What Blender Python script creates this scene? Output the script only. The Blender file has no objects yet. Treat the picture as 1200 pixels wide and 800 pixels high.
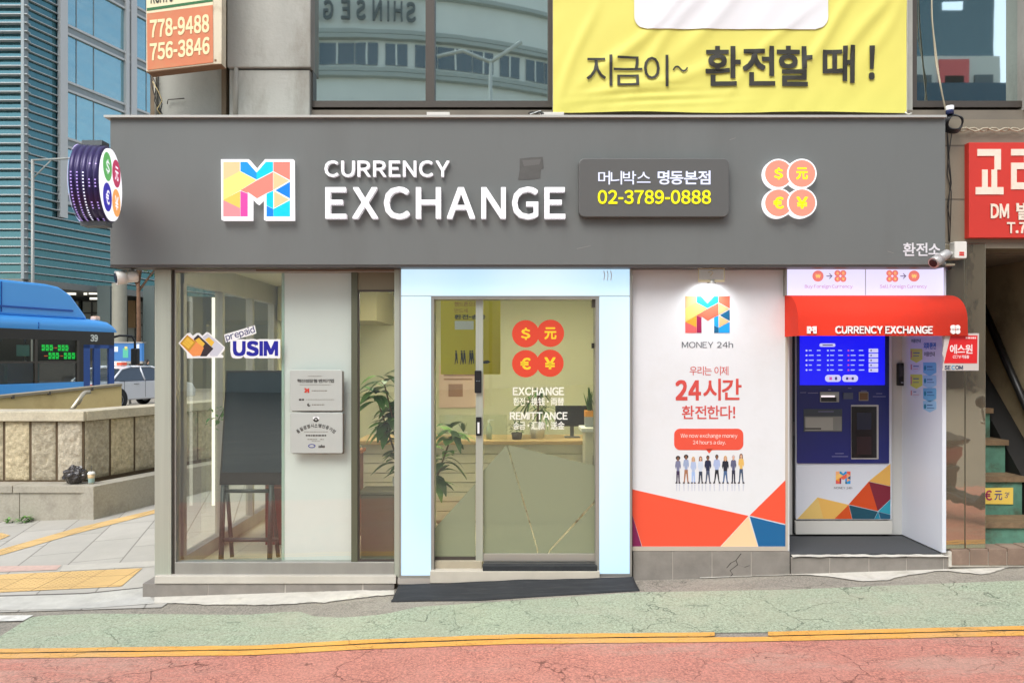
import bpy, bmesh, math, random
from mathutils import Vector, Matrix, noise
random.seed(7)
R = math.radians
sc = bpy.context.scene
COL = sc.collection
EXPO = 0.80
# ------------------------------------------------------------------ camera / projection helpers
CAMD, EYE, FPX, CX, HY = 6.0, 1.7, 900.0, 600.0, 420.0
def S(px, py, Y):                      # photo pixel -> world point on the plane at depth Y
    D = CAMD + Y
    return Vector(((px-CX)*D/FPX, Y, EYE-(py-HY)*D/FPX))
def G(x, Y):                           # height of the sloping street
    xc = max(-9.0, min(9.0, x))
    if Y >= 0: a, b = -.057+.028*max(0, min(10, Y-6)), .034
    elif Y > -1.05:
        t = -Y/1.05; a, b = -.057-.043*t, .034-.0115*t
    else:
        t = min(1, (-Y-1.05)/4); a, b = -.10-.03*t, .0225
    return a+b*xc
def GP(px, py):                        # photo pixel -> point on the street
    s = (py-HY)/FPX
    D = 5.0
    for _ in range(40):
        D = (EYE-G((px-CX)*D/FPX, D-CAMD))/s
    return (px-CX)*D/FPX, D-CAMD
def lin(c):
    return tuple(((v/255)/12.92 if v/255 <= .04045 else (((v/255)+.055)/1.055)**2.4) for v in c)
# ------------------------------------------------------------------ materials
MATS = {}
def newmat(name):
    m = bpy.data.materials.new(name); m.use_nodes = True
    nt = m.node_tree; b = nt.nodes['Principled BSDF']
    return m, nt, b
def N(nt, t, **kw):
    n = nt.nodes.new(t)
    for k, v in kw.items(): setattr(n, k, v)
    return n
def mixc(nt, fac, a, b, mode='MIX'):
    n = N(nt, 'ShaderNodeMix', data_type='RGBA', blend_type=mode)
    for s, v in ((n.inputs[0], fac), (n.inputs[6], a), (n.inputs[7], b)):
        if hasattr(v, 'is_output'): nt.links.new(v, s)
        else: s.default_value = v if not isinstance(v, tuple) else (v+(1,))[:4]
    return n.outputs[2]
def coord(nt): return N(nt, 'ShaderNodeTexCoord').outputs['Object']
def noise_out(nt, co, scale, detail=6, stretch=None, rough=.6):
    if stretch:
        mp = N(nt, 'ShaderNodeMapping'); mp.inputs['Scale'].default_value = stretch
        nt.links.new(co, mp.inputs[0]); co = mp.outputs[0]
    n = N(nt, 'ShaderNodeTexNoise'); n.inputs['Scale'].default_value = scale
    n.inputs['Detail'].default_value = detail; n.inputs['Roughness'].default_value = rough
    nt.links.new(co, n.inputs['Vector']); return n.outputs['Fac']
def ramp(nt, v, a, b, lo=0, hi=1):
    m = N(nt, 'ShaderNodeMapRange'); m.inputs[1].default_value = a; m.inputs[2].default_value = b
    m.inputs[3].default_value = lo; m.inputs[4].default_value = hi
    nt.links.new(v, m.inputs[0]); return m.outputs[0]
def bump(nt, b, h, dist, strength=1.0):
    n = N(nt, 'ShaderNodeBump'); n.inputs['Distance'].default_value = dist; n.inputs['Strength'].default_value = strength
    nt.links.new(h, n.inputs['Height']); nt.links.new(n.outputs[0], b.inputs['Normal'])
def mat(name, col, rough=.5, metal=0, var=.0, vscale=3., dirt=None, dirt_amt=.5, dscale=1.5, stretch=None, bmp=0, bscale=60, spec=.5, coat=0):
    if name in MATS: return MATS[name]
    m, nt, b = newmat(name)
    c = col if max(col) <= 1 else lin(col)
    b.inputs['Base Color'].default_value = (*c, 1); b.inputs['Roughness'].default_value = rough
    b.inputs['Metallic'].default_value = metal; b.inputs['Specular IOR Level'].default_value = spec
    b.inputs['Coat Weight'].default_value = coat
    co = coord(nt); out = None
    if var:
        f = noise_out(nt, co, vscale, 5, stretch)
        out = mixc(nt, ramp(nt, f, .3, .7), tuple(x*(1-var) for x in c), tuple(min(1, x*(1+var)) for x in c))
    if dirt:
        f = noise_out(nt, co, dscale, 8, stretch, .7)
        out = mixc(nt, ramp(nt, f, .5, .75, 0, dirt_amt), out if out else c, lin(dirt))
    if out: nt.links.new(out, b.inputs['Base Color'])
    if bmp: bump(nt, b, noise_out(nt, co, bscale, 6), bmp)
    MATS[name] = m; return m
def glow(name, col, k=1.0, base=None):
    """something that gives off light; k = display value it should reach"""
    if name in MATS: return MATS[name]
    m, nt, b = newmat(name)
    c = lin(col)
    b.inputs['Base Color'].default_value = (*[x*.35 for x in c], 1)
    b.inputs['Roughness'].default_value = .35
    b.inputs['Emission Color'].default_value = (*c, 1)
    b.inputs['Emission Strength'].default_value = k/(2**EXPO)
    MATS[name] = m; return m
def road(name, col, dark, crack=.8, spk=.35, pale=None, wear=.35):
    m, nt, b = newmat(name); c = lin(col)
    co = coord(nt)
    fine = noise_out(nt, co, 62, 5, None, .9); mid = noise_out(nt, co, 2.2, 8, None, .7); big = noise_out(nt, co, .7, 4)
    out = mixc(nt, ramp(nt, fine, .40, .60), tuple(x*(1-spk) for x in c), tuple(min(1, x*(1+spk*.6)) for x in c))
    out = mixc(nt, ramp(nt, mid, .45, .72, 0, wear), out, lin(pale or col))
    out = mixc(nt, ramp(nt, big, .35, .7, 0, .3), out, tuple(x*.78 for x in c))
    # scuffs and small pits, stretched along the street
    pit = noise_out(nt, co, 9, 6, (.35, 1.6, 1), .75)
    out = mixc(nt, ramp(nt, pit, .62, .68, 0, .55), out, lin(dark))
    pt2 = noise_out(nt, co, 34, 4, (.5, 1.2, 1), .8)
    out = mixc(nt, ramp(nt, pt2, .64, .70, 0, .6), out, lin(dark))
    # broad worn patches and dusty tyre bands
    pa = noise_out(nt, co, 1.1, 9, (.4, 1.5, 1), .78)
    out = mixc(nt, ramp(nt, pa, .5, .6, 0, .28), out, lin((186, 178, 160)))
    # cracks: warped voronoi cell edges, only here and there
    wn = N(nt, 'ShaderNodeTexNoise'); wn.inputs['Scale'].default_value = 3.5; wn.inputs['Detail'].default_value = 5
    nt.links.new(co, wn.inputs['Vector'])
    va = N(nt, 'ShaderNodeVectorMath', operation='MULTIPLY_ADD'); va.inputs[1].default_value = (.55,)*3
    nt.links.new(wn.outputs['Color'], va.inputs[0]); nt.links.new(co, va.inputs[2])
    hs = []
    for sca, wd, lo in ((2.3, .010, .50), (5.5, .014, .52), (14, .024, .56)):
        vo = N(nt, 'ShaderNodeTexVoronoi', feature='DISTANCE_TO_EDGE'); vo.inputs['Scale'].default_value = sca
        nt.links.new(va.outputs[0], vo.inputs['Vector'])
        e = ramp(nt, vo.outputs['Distance'], wd, wd*.25)
        g = ramp(nt, noise_out(nt, co, 1.3*sca/2.3, 3), lo, lo+.06)
        mm = N(nt, 'ShaderNodeMath', operation='MULTIPLY'); nt.links.new(e, mm.inputs[0]); nt.links.new(g, mm.inputs[1])
        m2 = N(nt, 'ShaderNodeMath', operation='MULTIPLY'); nt.links.new(mm.outputs[0], m2.inputs[0]); m2.inputs[1].default_value = crack*.68
        out = mixc(nt, m2.outputs[0], out, lin(dark)); hs.append(mm.outputs[0])
    nt.links.new(out, b.inputs['Base Color']); b.inputs['Roughness'].default_value = .9
    sub = N(nt, 'ShaderNodeMath', operation='SUBTRACT'); nt.links.new(fine, sub.inputs[0]); nt.links.new(hs[0], sub.inputs[1])
    bump(nt, b, sub.outputs[0], .007, 1)
    MATS[name] = m; return m
def brickmat(name, col, mortar, bw, bh, ms=.012, off=.5, rot=0, var=.12, rough=.8, vert=False):
    m, nt, b = newmat(name); c = lin(col)
    co = coord(nt); mp = N(nt, 'ShaderNodeMapping')
    mp.inputs['Rotation'].default_value = (R(90) if vert else 0, 0, rot); nt.links.new(co, mp.inputs[0])
    br = N(nt, 'ShaderNodeTexBrick'); br.offset = off
    for k, v in (('Scale', 1), ('Mortar Size', ms), ('Brick Width', bw), ('Row Height', bh), ('Mortar Smooth', .3)): br.inputs[k].default_value = v
    br.inputs['Color1'].default_value = (*[x*(1-var) for x in c], 1); br.inputs['Color2'].default_value = (*[min(1, x*(1+var)) for x in c], 1)
    br.inputs['Mortar'].default_value = (*lin(mortar), 1)
    nt.links.new(mp.outputs[0], br.inputs[0])
    out = mixc(nt, ramp(nt, noise_out(nt, co, 1.7, 8, None, .7), .4, .75, 0, .45), br.outputs[0], tuple(x*.6 for x in c))
    out = mixc(nt, ramp(nt, noise_out(nt, co, 90, 3), .3, .7, 0, .3), out, tuple(x*.75 for x in c))
    nt.links.new(out, b.inputs['Base Color']); b.inputs['Roughness'].default_value = rough
    bump(nt, b, br.outputs['Fac'], -.003, .6)
    MATS[name] = m; return m
def glassmat(name, tint, refl, gcol=(1, 1, 1), wav=0):
    m = bpy.data.materials.new(name); m.use_nodes = True; nt = m.node_tree
    nt.nodes.clear()
    o = N(nt, 'ShaderNodeOutputMaterial'); mx = N(nt, 'ShaderNodeMixShader'); t = N(nt, 'ShaderNodeBsdfTransparent'); g = N(nt, 'ShaderNodeBsdfGlossy')
    t.inputs[0].default_value = (*tint, 1); g.inputs[0].default_value = (*gcol, 1); g.inputs['Roughness'].default_value = .0
    lw_ = N(nt, 'ShaderNodeLayerWeight'); lw_.inputs[0].default_value = .5
    pw_ = N(nt, 'ShaderNodeMath', operation='POWER'); pw_.inputs[1].default_value = 5; nt.links.new(lw_.outputs['Facing'], pw_.inputs[0])
    mr_ = ramp(nt, pw_.outputs[0], 0, 1, refl, .9)
    ge = N(nt, 'ShaderNodeNewGeometry'); nb = N(nt, 'ShaderNodeMath', operation='SUBTRACT'); nb.inputs[0].default_value = 1; nt.links.new(ge.outputs['Backfacing'], nb.inputs[1])
    ad = N(nt, 'ShaderNodeMath', operation='MULTIPLY'); nt.links.new(mr_, ad.inputs[0]); nt.links.new(nb.outputs[0], ad.inputs[1])
    nt.links.new(mixc(nt, ge.outputs['Backfacing'], tuple(tint), (1, 1, 1)), t.inputs[0])
    nt.links.new(ad.outputs[0], mx.inputs[0]); nt.links.new(t.outputs[0], mx.inputs[1]); nt.links.new(g.outputs[0], mx.inputs[2]); nt.links.new(mx.outputs[0], o.inputs[0])
    MATS[name] = m; return m
def mirrormat(name, dark, gcol, fac, rough=.02, wav=0, wscale=.6, dirt=None, stretch=None):
    m = bpy.data.materials.new(name); m.use_nodes = True; nt = m.node_tree
    nt.nodes.clear()
    o = N(nt, 'ShaderNodeOutputMaterial'); mx = N(nt, 'ShaderNodeMixShader'); t = N(nt, 'ShaderNodeBsdfDiffuse'); g = N(nt, 'ShaderNodeBsdfGlossy')
    t.inputs[0].default_value = (*dark, 1); g.inputs[0].default_value = (*gcol, 1); g.inputs['Roughness'].default_value = rough
    mx.inputs[0].default_value = fac
    co = coord(nt)
    if dirt:  # blotch colour; for tower_glass it paints reflected clouds instead of dirt
        f = noise_out(nt, co, 3, 7, stretch, .7)
        nt.links.new(mixc(nt, ramp(nt, f, .4, .75, 0, .9), dark, dirt), t.inputs[0])
    if wav:
        bn = N(nt, 'ShaderNodeBump'); bn.inputs['Distance'].default_value = wav
        nt.links.new(noise_out(nt, co, wscale, 3), bn.inputs['Height']); nt.links.new(bn.outputs[0], g.inputs['Normal'])
    nt.links.new(t.outputs[0], mx.inputs[1]); nt.links.new(g.outputs[0], mx.inputs[2]); nt.links.new(mx.outputs[0], o.inputs[0])
    MATS[name] = m; return m

white = mat('white_paint', (232, 233, 232), .45, var=.03)
black = mat('black_plastic', (22, 22, 24), .4)
steel = mat('brushed_steel', (184, 188, 174), .42, .45, var=.07, vscale=2, stretch=(12, 12, .25))
greysteel = mat('grey_steel', (164, 162, 156), .38, .5, var=.08, vscale=2, stretch=(3, 3, .6))
fasc = mat('fascia_grey', (108, 111, 109), .5, var=.035, vscale=1.2, dirt=(88, 86, 82), dirt_amt=.25, dscale=2, stretch=(1, 1, .25))
fasc2 = mat('phone_plate_grey', (92, 92, 90), .45)
concrete = mat('aged_concrete', (176, 176, 168), .85, var=.13, vscale=2.6, dirt=(116, 108, 92), dirt_amt=.9, dscale=1.6, stretch=(1, 1, .35), bmp=.004, bscale=30)
tile_st = mat('plinth_tile', (136, 130, 122), .7, var=.14, vscale=7, dirt=(160, 150, 140), dirt_amt=.35, dscale=9, bmp=.001)
grout = mat('grout', (172, 164, 154), .9)
cement = mat('cement_smear', (205, 200, 188), .9, var=.10, vscale=9, dirt=(150, 140, 120), dirt_amt=.6, dscale=6, bmp=.006, bscale=22)
sage = None
# ------------------------------------------------------------------ mesh building
OFF = {}
class MB:
    def __init__(s): s.v = []; s.f = []; s.mi = []; s.mats = []; s.cur = 0; s.sm = []
    def m(s, mt):
        if mt not in s.mats: s.mats.append(mt)
        s.cur = s.mats.index(mt); return s
    def face(s, pts, smooth=False):
        b = len(s.v); s.v += [Vector(p) for p in pts]; s.f.append(tuple(range(b, b+len(pts)))); s.mi.append(s.cur); s.sm.append(smooth); return s
    def raw(s, vs, fs, smooth=False):
        b = len(s.v); s.v += [Vector(p) for p in vs]
        for f in fs: s.f.append(tuple(b+i for i in f)); s.mi.append(s.cur); s.sm.append(smooth)
        return s
    def box(s, x0, x1, y0, y1, z0, z1):
        if x0 > x1: x0, x1 = x1, x0
        if y0 > y1: y0, y1 = y1, y0
        if z0 > z1: z0, z1 = z1, z0
        vs = [(x, y, z) for z in (z0, z1) for y in (y0, y1) for x in (x0, x1)]
        return s.raw(vs, [(0, 2, 3, 1), (4, 5, 7, 6), (0, 1, 5, 4), (2, 6, 7, 3), (0, 4, 6, 2), (1, 3, 7, 5)])
    def pbox(s, a, b, c, d, Yf, Yb):      # photo rectangle a..b, c..d at front depth Yf, running back to Yb
        p, q = S(a, c, Yf), S(b, d, Yf); return s.box(p.x, q.x, Yf, Yb, q.z, p.z)
    def obox(s, o, ux, uy, uz):           # oriented box from corner and three edge vectors
        o, ux, uy, uz = map(Vector, (o, ux, uy, uz))
        vs = [o+ux*i+uy*j+uz*k for k in (0, 1) for j in (0, 1) for i in (0, 1)]
        return s.raw(vs, [(0, 2, 3, 1), (4, 5, 7, 6), (0, 1, 5, 4), (2, 6, 7, 3), (0, 4, 6, 2), (1, 3, 7, 5)])
    def prism(s, fn, pts, d0, d1, smooth=False):
        n = len(pts); f = [fn(a, b, d1) for a, b in pts]; k = [fn(a, b, d0) for a, b in pts]
        s.raw(f+k, [tuple(range(n)), tuple(range(2*n-1, n-1, -1))])
        s.raw(f+k, [(i, n+i, n+(i+1) % n, (i+1) % n) for i in range(n)], smooth); return s
    def tube(s, pts, r, n=8, r1=None, caps=True):
        pts = [Vector(p) for p in pts]; vs = []; fs = []; up0 = None
        for i, p in enumerate(pts):
            t = (pts[min(i+1, len(pts)-1)]-pts[max(i-1, 0)]).normalized()
            if up0 is None: up0 = t.orthogonal().normalized()
            u = (up0-t*up0.dot(t)); u = u.normalized() if u.length > 1e-6 else t.orthogonal().normalized(); up0 = u
            w = t.cross(u); rr = r if r1 is None else r+(r1-r)*i/max(1, len(pts)-1)
            vs += [p+(u*math.cos(2*math.pi*k/n)+w*math.sin(2*math.pi*k/n))*rr for k in range(n)]
        for i in range(len(pts)-1):
            for k in range(n): fs.append((i*n+k, i*n+(k+1) % n, (i+1)*n+(k+1) % n, (i+1)*n+k))
        s.raw(vs, fs, True)
        if caps:
            s.face(vs[:n][::-1]); s.face(vs[-n:])
        return s
    def lathe(s, o, prof, ax='z', n=24, smooth=True):
        vs = []; fs = []; o = Vector(o)
        for (r, h) in prof:
            for k in range(n):
                a = 2*math.pi*k/n; c, q = r*math.cos(a), r*math.sin(a)
                vs.append(o+(Vector((c, q, h)) if ax == 'z' else Vector((c, h, q)) if ax == 'y' else Vector((h, c, q))))
        for i in range(len(prof)-1):
            for k in range(n): fs.append((i*n+k, i*n+(k+1) % n, (i+1)*n+(k+1) % n, (i+1)*n+k))
        return s.raw(vs, fs, smooth)
    def grid(s, P, smooth=True):          # P[i][j] points
        a, b = len(P), len(P[0])
        return s.raw([p for r in P for p in r], [(i*b+j, i*b+j+1, (i+1)*b+j+1, (i+1)*b+j) for i in range(a-1) for j in range(b-1)], smooth)
    def build(s, name, parent=None, label=None, bevel=0, matx=None):
        me = bpy.data.meshes.new(name)
        off = OFF.get(parent.name, Vector()) if parent else Vector()
        me.from_pydata([tuple(v-off) for v in s.v], [], s.f)
        for mt in (s.mats or [matx or white]): me.materials.append(mt)
        for p, i, q in zip(me.polygons, s.mi, s.sm): p.material_index = i; p.use_smooth = q
        bm = bmesh.new(); bm.from_mesh(me)
        bmesh.ops.remove_doubles(bm, verts=bm.verts, dist=1e-5)
        bmesh.ops.recalc_face_normals(bm, faces=bm.faces)
        bm.to_mesh(me); bm.free()
        o = bpy.data.objects.new(name, me); COL.objects.link(o)
        if parent: o.parent = parent; OFF[o.name] = off
        if label: o['label'] = label
        if bevel:
            md = o.modifiers.new('edge', 'BEVEL'); md.width = bevel; md.segments = 2; md.limit_method = 'ANGLE'; md.angle_limit = R(40)
        return o
def front(Y): return lambda px, py, d: S(px, py, Y)-Vector((0, d, 0))
def plane(o, u, v, n):
    o, u, v, n = map(Vector, (o, u, v, n)); return lambda a, b, d: o+u*a+v*b+n*d
def thing(name, label, cat, loc=(0, 0, 0), group=None, rz=0, local=False):
    o = bpy.data.objects.new(name, None); COL.objects.link(o); o.location = loc; o.rotation_euler.z = rz
    o.empty_display_size = .2
    o['label'] = label; o['category'] = cat
    if group: o['group'] = group
    OFF[o.name] = Vector() if local else Vector(loc)
    return o
def tag(o, label, cat, group=None):
    o['label'] = label; o['category'] = cat
    if group: o['group'] = group
    return o
def struct(o, kind='structure'): o['kind'] = kind; return o
TXT = {}
def glyph1(ch):
    """outline of one character; latin letters use their full-width forms, laid out by hand"""
    if ch not in TXT:
        q = ch
        if ch == 'I': TXT[ch] = ([(0, 0), (.095, 0), (.095, .733), (0, .733)], [(0, 1, 2, 3)]); return TXT[ch]
        if ch == '-': TXT[ch] = ([(0, .26), (.26, .26), (.26, .335), (0, .335)], [(0, 1, 2, 3)]); return TXT[ch]
        if ch == '€': q = 'C'
        if ch == '₩': q = 'W'
        if ch == '¥': q = 'Y'
        if 33 <= ord(q) <= 126: q = chr(ord(q)+0xFEE0)
        if ch == '·': q = '・'
        c = bpy.data.curves.new('t', 'FONT'); c.body = q; c.resolution_u = 3
        o = bpy.data.objects.new('t', c); COL.objects.link(o); bpy.context.view_layer.update()
        me = bpy.data.meshes.new_from_object(o.evaluated_get(bpy.context.evaluated_depsgraph_get()))
        vs = [(v.co.x, v.co.y) for v in me.vertices]; fs = [tuple(p.vertices) for p in me.polygons]
        bpy.data.objects.remove(o); bpy.data.curves.remove(c); bpy.data.meshes.remove(me)
        x0 = min(v[0] for v in vs); vs = [(x-x0, y) for x, y in vs]
        w_ = max(v[0] for v in vs); h_ = max(v[1] for v in vs)
        def bar_(a, b, c_, d_):
            n = len(vs); vs.extend([(a, b), (c_, b), (c_, d_), (a, d_)]); fs.append((n, n+1, n+2, n+3))
        if ch == '€': bar_(-.1, h_*.36, w_*.72, h_*.45); bar_(-.1, h_*.56, w_*.72, h_*.65)
        if ch == '₩': bar_(-.06, h_*.40, w_+.06, h_*.47); bar_(-.06, h_*.60, w_+.06, h_*.67)
        if ch == '¥': bar_(w_*.08, h_*.42, w_*.92, h_*.50); bar_(w_*.08, h_*.20, w_*.92, h_*.28)
        TXT[ch] = (vs, fs)
    return TXT[ch]
def glyphs(s, bold=0, space=1.0):
    V, F, cur = [], [], 0
    for ch in s:
        if ch == ' ': cur += .24*space; continue
        vs, fs = glyph1(ch); w_ = max(v[0] for v in vs); n = len(V)
        gap = (.075 if ord(ch) < 256 else .06)*space+bold*1.1
        if ch == '·': gap = .12
        V += [(x+cur+gap/2, y) for x, y in vs]; F += [tuple(n+k for k in f) for f in fs]; cur += w_+gap
    b = max(0, bold)
    x0, x1 = min(v[0] for v in V)-b, max(v[0] for v in V)+b; y0, y1 = min(v[1] for v in V)-b, max(v[1] for v in V)+b
    sh = [(0, 0)]+([(b*i, b*j) for i in (-1, 0, 1) for j in (-1, 0, 1) if i or j] if b > .004 else [])
    return [[((x+a-x0)/(x1-x0), (y+c-y0)/(y1-y0)) for x, y in V] for a, c in sh], F
def text(mb, s, fn, rect, d0=0, d1=.002, bold=0, space=1.0, slant=0, rot=0):
    """lettering that fills rect (a0,b0,a1,b1): b0 = top, b1 = bottom, in the frame fn"""
    copies, fs = glyphs(s, bold, space); a0, b0, a1, b1 = rect
    ca, cb = (a0+a1)/2, (b0+b1)/2
    def q(u, v, d):
        a = a0+(a1-a0)*u; b = b1+(b0-b1)*v
        b += slant*(a-ca)
        if rot: da, db = a-ca, b-cb; a = ca+da*math.cos(rot)-db*math.sin(rot); b = cb+da*math.sin(rot)+db*math.cos(rot)
        return fn(a, b, d)
    ed = {}
    for f in fs:
        for i in range(len(f)):
            e = (f[i], f[(i+1) % len(f)]); ed[tuple(sorted(e))] = ed.get(tuple(sorted(e)), [])+[e]
    for ci, vs in enumerate(copies):
        e_ = ci*6e-5
        F = [q(u, v, d1-e_) for u, v in vs]
        mb.raw(F, fs)
        if d1-d0 > .004:
            K = [q(u, v, d0) for u, v in vs]
            b = len(mb.v); mb.v += F+K; n = len(vs)
            for k, l in ed.items():
                if len(l) == 1:
                    i, j = l[0]; mb.f.append((b+i, b+n+i, b+n+j, b+j)); mb.mi.append(mb.cur); mb.sm.append(False)
    return mb
def circle(cx, cy, r, n=32, ry=None): return [(cx+r*math.cos(2*math.pi*k/n), cy+(ry or r)*math.sin(2*math.pi*k/n)) for k in range(n)]
def rrect(x0, y0, x1, y1, r, n=6):
    P = []
    for (cx, cy, a) in ((x1-r, y0+r, -90), (x1-r, y1-r, 0), (x0+r, y1-r, 90), (x0+r, y0+r, 180)):
        for k in range(n+1):
            t = R(a+90*k/n); P.append((cx+r*math.cos(t), cy+r*math.sin(t)))
    return P
MOUT = [(118, 175), (340, 175), (428, 275), (515, 175), (738, 175), (738, 682), (520, 682), (520, 455), (432, 515), (345, 455), (345, 682), (118, 682)]
MBORD = [(95, 150), (352, 150), (428, 240), (505, 150), (765, 150), (768, 712), (495, 712), (495, 505), (432, 565), (376, 505), (376, 712), (100, 712)]
FAC = [('peach', [(118, 175), (272, 175), (272, 262), (118, 345)]), ('yellow', [(118, 345), (272, 262), (425, 345), (275, 440), (118, 530)]),
       ('gold', [(118, 530), (275, 445), (275, 605)]), ('pink', [(118, 530), (275, 605), (275, 682), (118, 682)]), ('magenta', [(278, 445), (345, 470), (345, 682), (278, 682)]),
       ('blue', [(278, 175), (340, 175), (428, 275), (428, 340), (278, 262)]), ('cyan', [(428, 275), (515, 175), (580, 175), (580, 262), (428, 340)]),
       ('salmon', [(278, 440), (428, 350), (580, 270), (580, 440), (520, 465), (432, 515), (345, 455), (345, 466)]), ('salmon', [(584, 175), (738, 175), (738, 345), (584, 262)]),
       ('peach', [(584, 270), (730, 350), (584, 435)]), ('navy', [(738, 360), (738, 515), (602, 440)]), ('peach', [(590, 447), (730, 525), (590, 605)]),
       ('cyan', [(520, 472), (582, 442), (582, 610), (520, 580)]), ('navy', [(520, 583), (582, 612), (582, 682), (520, 682)]), ('cyan', [(584, 613), (738, 532), (738, 682), (584, 682)])]
PAL_LIT = {'peach': (255, 200, 150), 'yellow': (255, 225, 130), 'gold': (255, 200, 95), 'pink': (255, 145, 150), 'magenta': (225, 75, 165), 'blue': (20, 150, 245), 'cyan': (0, 205, 245), 'salmon': (255, 135, 120), 'navy': (15, 130, 240)}
PAL_PRINT = {'peach': (248, 180, 125), 'yellow': (250, 200, 110), 'gold': (245, 155, 45), 'pink': (235, 95, 95), 'magenta': (150, 25, 75), 'blue': (20, 150, 205), 'cyan': (25, 155, 225), 'salmon': (240, 105, 80), 'navy': (15, 95, 135)}
def logo(mb, fn, rect, lit, d=.002, tag_=''):
    a0, b0, a1, b1 = rect; sx, sy = (a1-a0)/620, (b1-b0)/507
    for c, pts in FAC:
        mb.m(glow('lit_'+c, PAL_LIT[c], .92) if lit else mat('print_'+c, PAL_PRINT[c], .4))
        q = [(a0+(x-118)*sx, b0+(y-175)*sy) for x, y in pts]
        mb.face([fn(a, b, d) for a, b in q])
        if lit: mb.prism(fn, q, d-.003, d)
    return mb
# ------------------------------------------------------------------ world, sun, camera
w = bpy.data.worlds.new('World'); sc.world = w; w.use_nodes = True; nt = w.node_tree
sky = N(nt, 'ShaderNodeTexSky', sky_type='NISHITA'); sky.sun_disc = False
SUN_EL, SUN_AZ = R(52), R(205)        # azimuth from +Y, clockwise: behind the camera, a little to the left
sky.sun_elevation = SUN_EL; sky.sun_rotation = SUN_AZ; sky.dust_density = 3; sky.air_density = 1.2
hs = N(nt, 'ShaderNodeHueSaturation'); hs.inputs['Saturation'].default_value = .55
nt.links.new(sky.outputs[0], hs.inputs['Color']); nt.links.new(hs.outputs[0], nt.nodes['Background'].inputs[0])
nt.nodes['Background'].inputs[1].default_value = .15
sl = bpy.data.lights.new('sun', 'SUN'); sl.energy = .95; sl.angle = R(34); sl.color = (.96, 1, 1)
so = bpy.data.objects.new('sun', sl); COL.objects.link(so)
d = Vector((math.sin(SUN_AZ)*math.cos(SUN_EL), math.cos(SUN_AZ)*math.cos(SUN_EL), math.sin(SUN_EL)))
so.rotation_euler = d.to_track_quat('Z', 'Y').to_euler(); so.location = (0, -8, 12)
cam = bpy.data.cameras.new('camera'); co_ = bpy.data.objects.new('camera', cam); COL.objects.link(co_); sc.camera = co_
cam.sensor_width = 36; cam.lens = 27; cam.shift_y = 20/1200; cam.clip_end = 2000; cam.clip_start = .05
co_.location = (0, -CAMD, EYE); co_.rotation_euler = (R(90), 0, 0)
sc.view_settings.view_transform = 'Standard'; sc.view_settings.look = 'None'; sc.view_settings.exposure = EXPO; sc.view_settings.gamma = 1
sc.cycles.use_denoising = True; sc.cycles.max_bounces = 7; sc.cycles.adaptive_threshold = .018; sc.cycles.transparent_max_bounces = 16; sc.cycles.sample_clamp_indirect = 6
sc.cycles.caustics_reflective = False; sc.cycles.caustics_refractive = False
#@@PARTS
# ================================================================== GROUND
asph = road('asphalt', (158, 151, 138), (74, 69, 62), .5, .45, (150, 145, 135))
red = road('red_surface', (207, 138, 121), (92, 54, 46), .95, .52, (208, 152, 136), .5)
green = road('green_surface', (176, 187, 160), (74, 92, 72), .9, .52, (178, 176, 150), .6)
yel = road('yellow_paint', (240, 176, 84), (130, 100, 60), .8, .15, (240, 195, 110), .3)
ROT = math.atan2(.3, 1)
pave = brickmat('paving_slabs', (184, 180, 171), (128, 124, 116), .9, .45, .008, .5, -ROT+R(90), .07)
def dens(pts, n=60):
    xs = [pts[0][0]+(pts[-1][0]-pts[0][0])*i/n for i in range(n+1)]; out = []
    for x in xs:
        for (a, b), (c, d_) in zip(pts, pts[1:]):
            if a <= x <= c or (x > c and (c, d_) == pts[-1]):
                out.append((x, b+(d_-b)*(x-a)/(c-a))); break
    return out
def strip(name, top, bot, m, h, nv=4, label=None, n=60, jag=0, parts=None):
    mb = MB().m(m); P = []
    t_, b_ = dens(top, n), dens(bot, n)
    for j in range(nv+1):
        row = []
        for i, (p, q) in enumerate(zip(t_, b_)):
            f = j/nv
            a = GP(*p); b = GP(*q)
            x = a[0]+(b[0]-a[0])*f; y = a[1]+(b[1]-a[1])*f
            if jag and j in (0, nv): y += jag*(noise.noise(Vector((x*2.3, j*3, 1)))+.6*noise.noise(Vector((x*9, j, 7)))+.35*noise.noise(Vector((x*27, j, 2))))
            row.append(Vector((x, y, G(x, y)+h)))
        P.append(row)
    mb.grid(P, True); o = mb.build(name); struct(o); return o
# base sheet to the horizon
xs = [-400, -150, -60, -30, -18, -12]+[-9+.5*i for i in range(37)]+[12, 20, 60, 150, 400]; ys = [-400, -120, -40, -15, -7.5, -5.05, -4, -3, -2.2, -1.6, -1.3, -1.05, -.9, -.7, -.5, -.35, -.2, -.1, 0, .5, 1, 2, 4, 6, 8, 10, 13, 16, 20, 40, 80, 200, 400]
mb = MB().m(asph); mb.grid([[Vector((x, y, G(x, y)-.001)) for x in xs] for y in ys], True); struct(mb.build('ground'))
YT = [(-900, 792), (-300, 772), (0, 761), (300, 757), (430, 750), (600, 744), (900, 741), (1200, 734), (1500, 728), (2100, 716)]
def shift(p, d_): return [(x, y+d_) for x, y in p]
GT = [(-10, 752), (38, 722), (110, 719), (290, 720.5), (350, 716), (366, 722), (400, 724), (450, 720), (490, 711), (600, 704), (750, 694), (925, 691), (1050, 686), (1200, 680), (1500, 672), (2100, 655)]
GBt = [p for p in YT if p[0] > -10]; GBt = [(-10, 761.2)]+GBt
strip('green_lane', GT, GBt, green, .004, 6, n=140)
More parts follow.
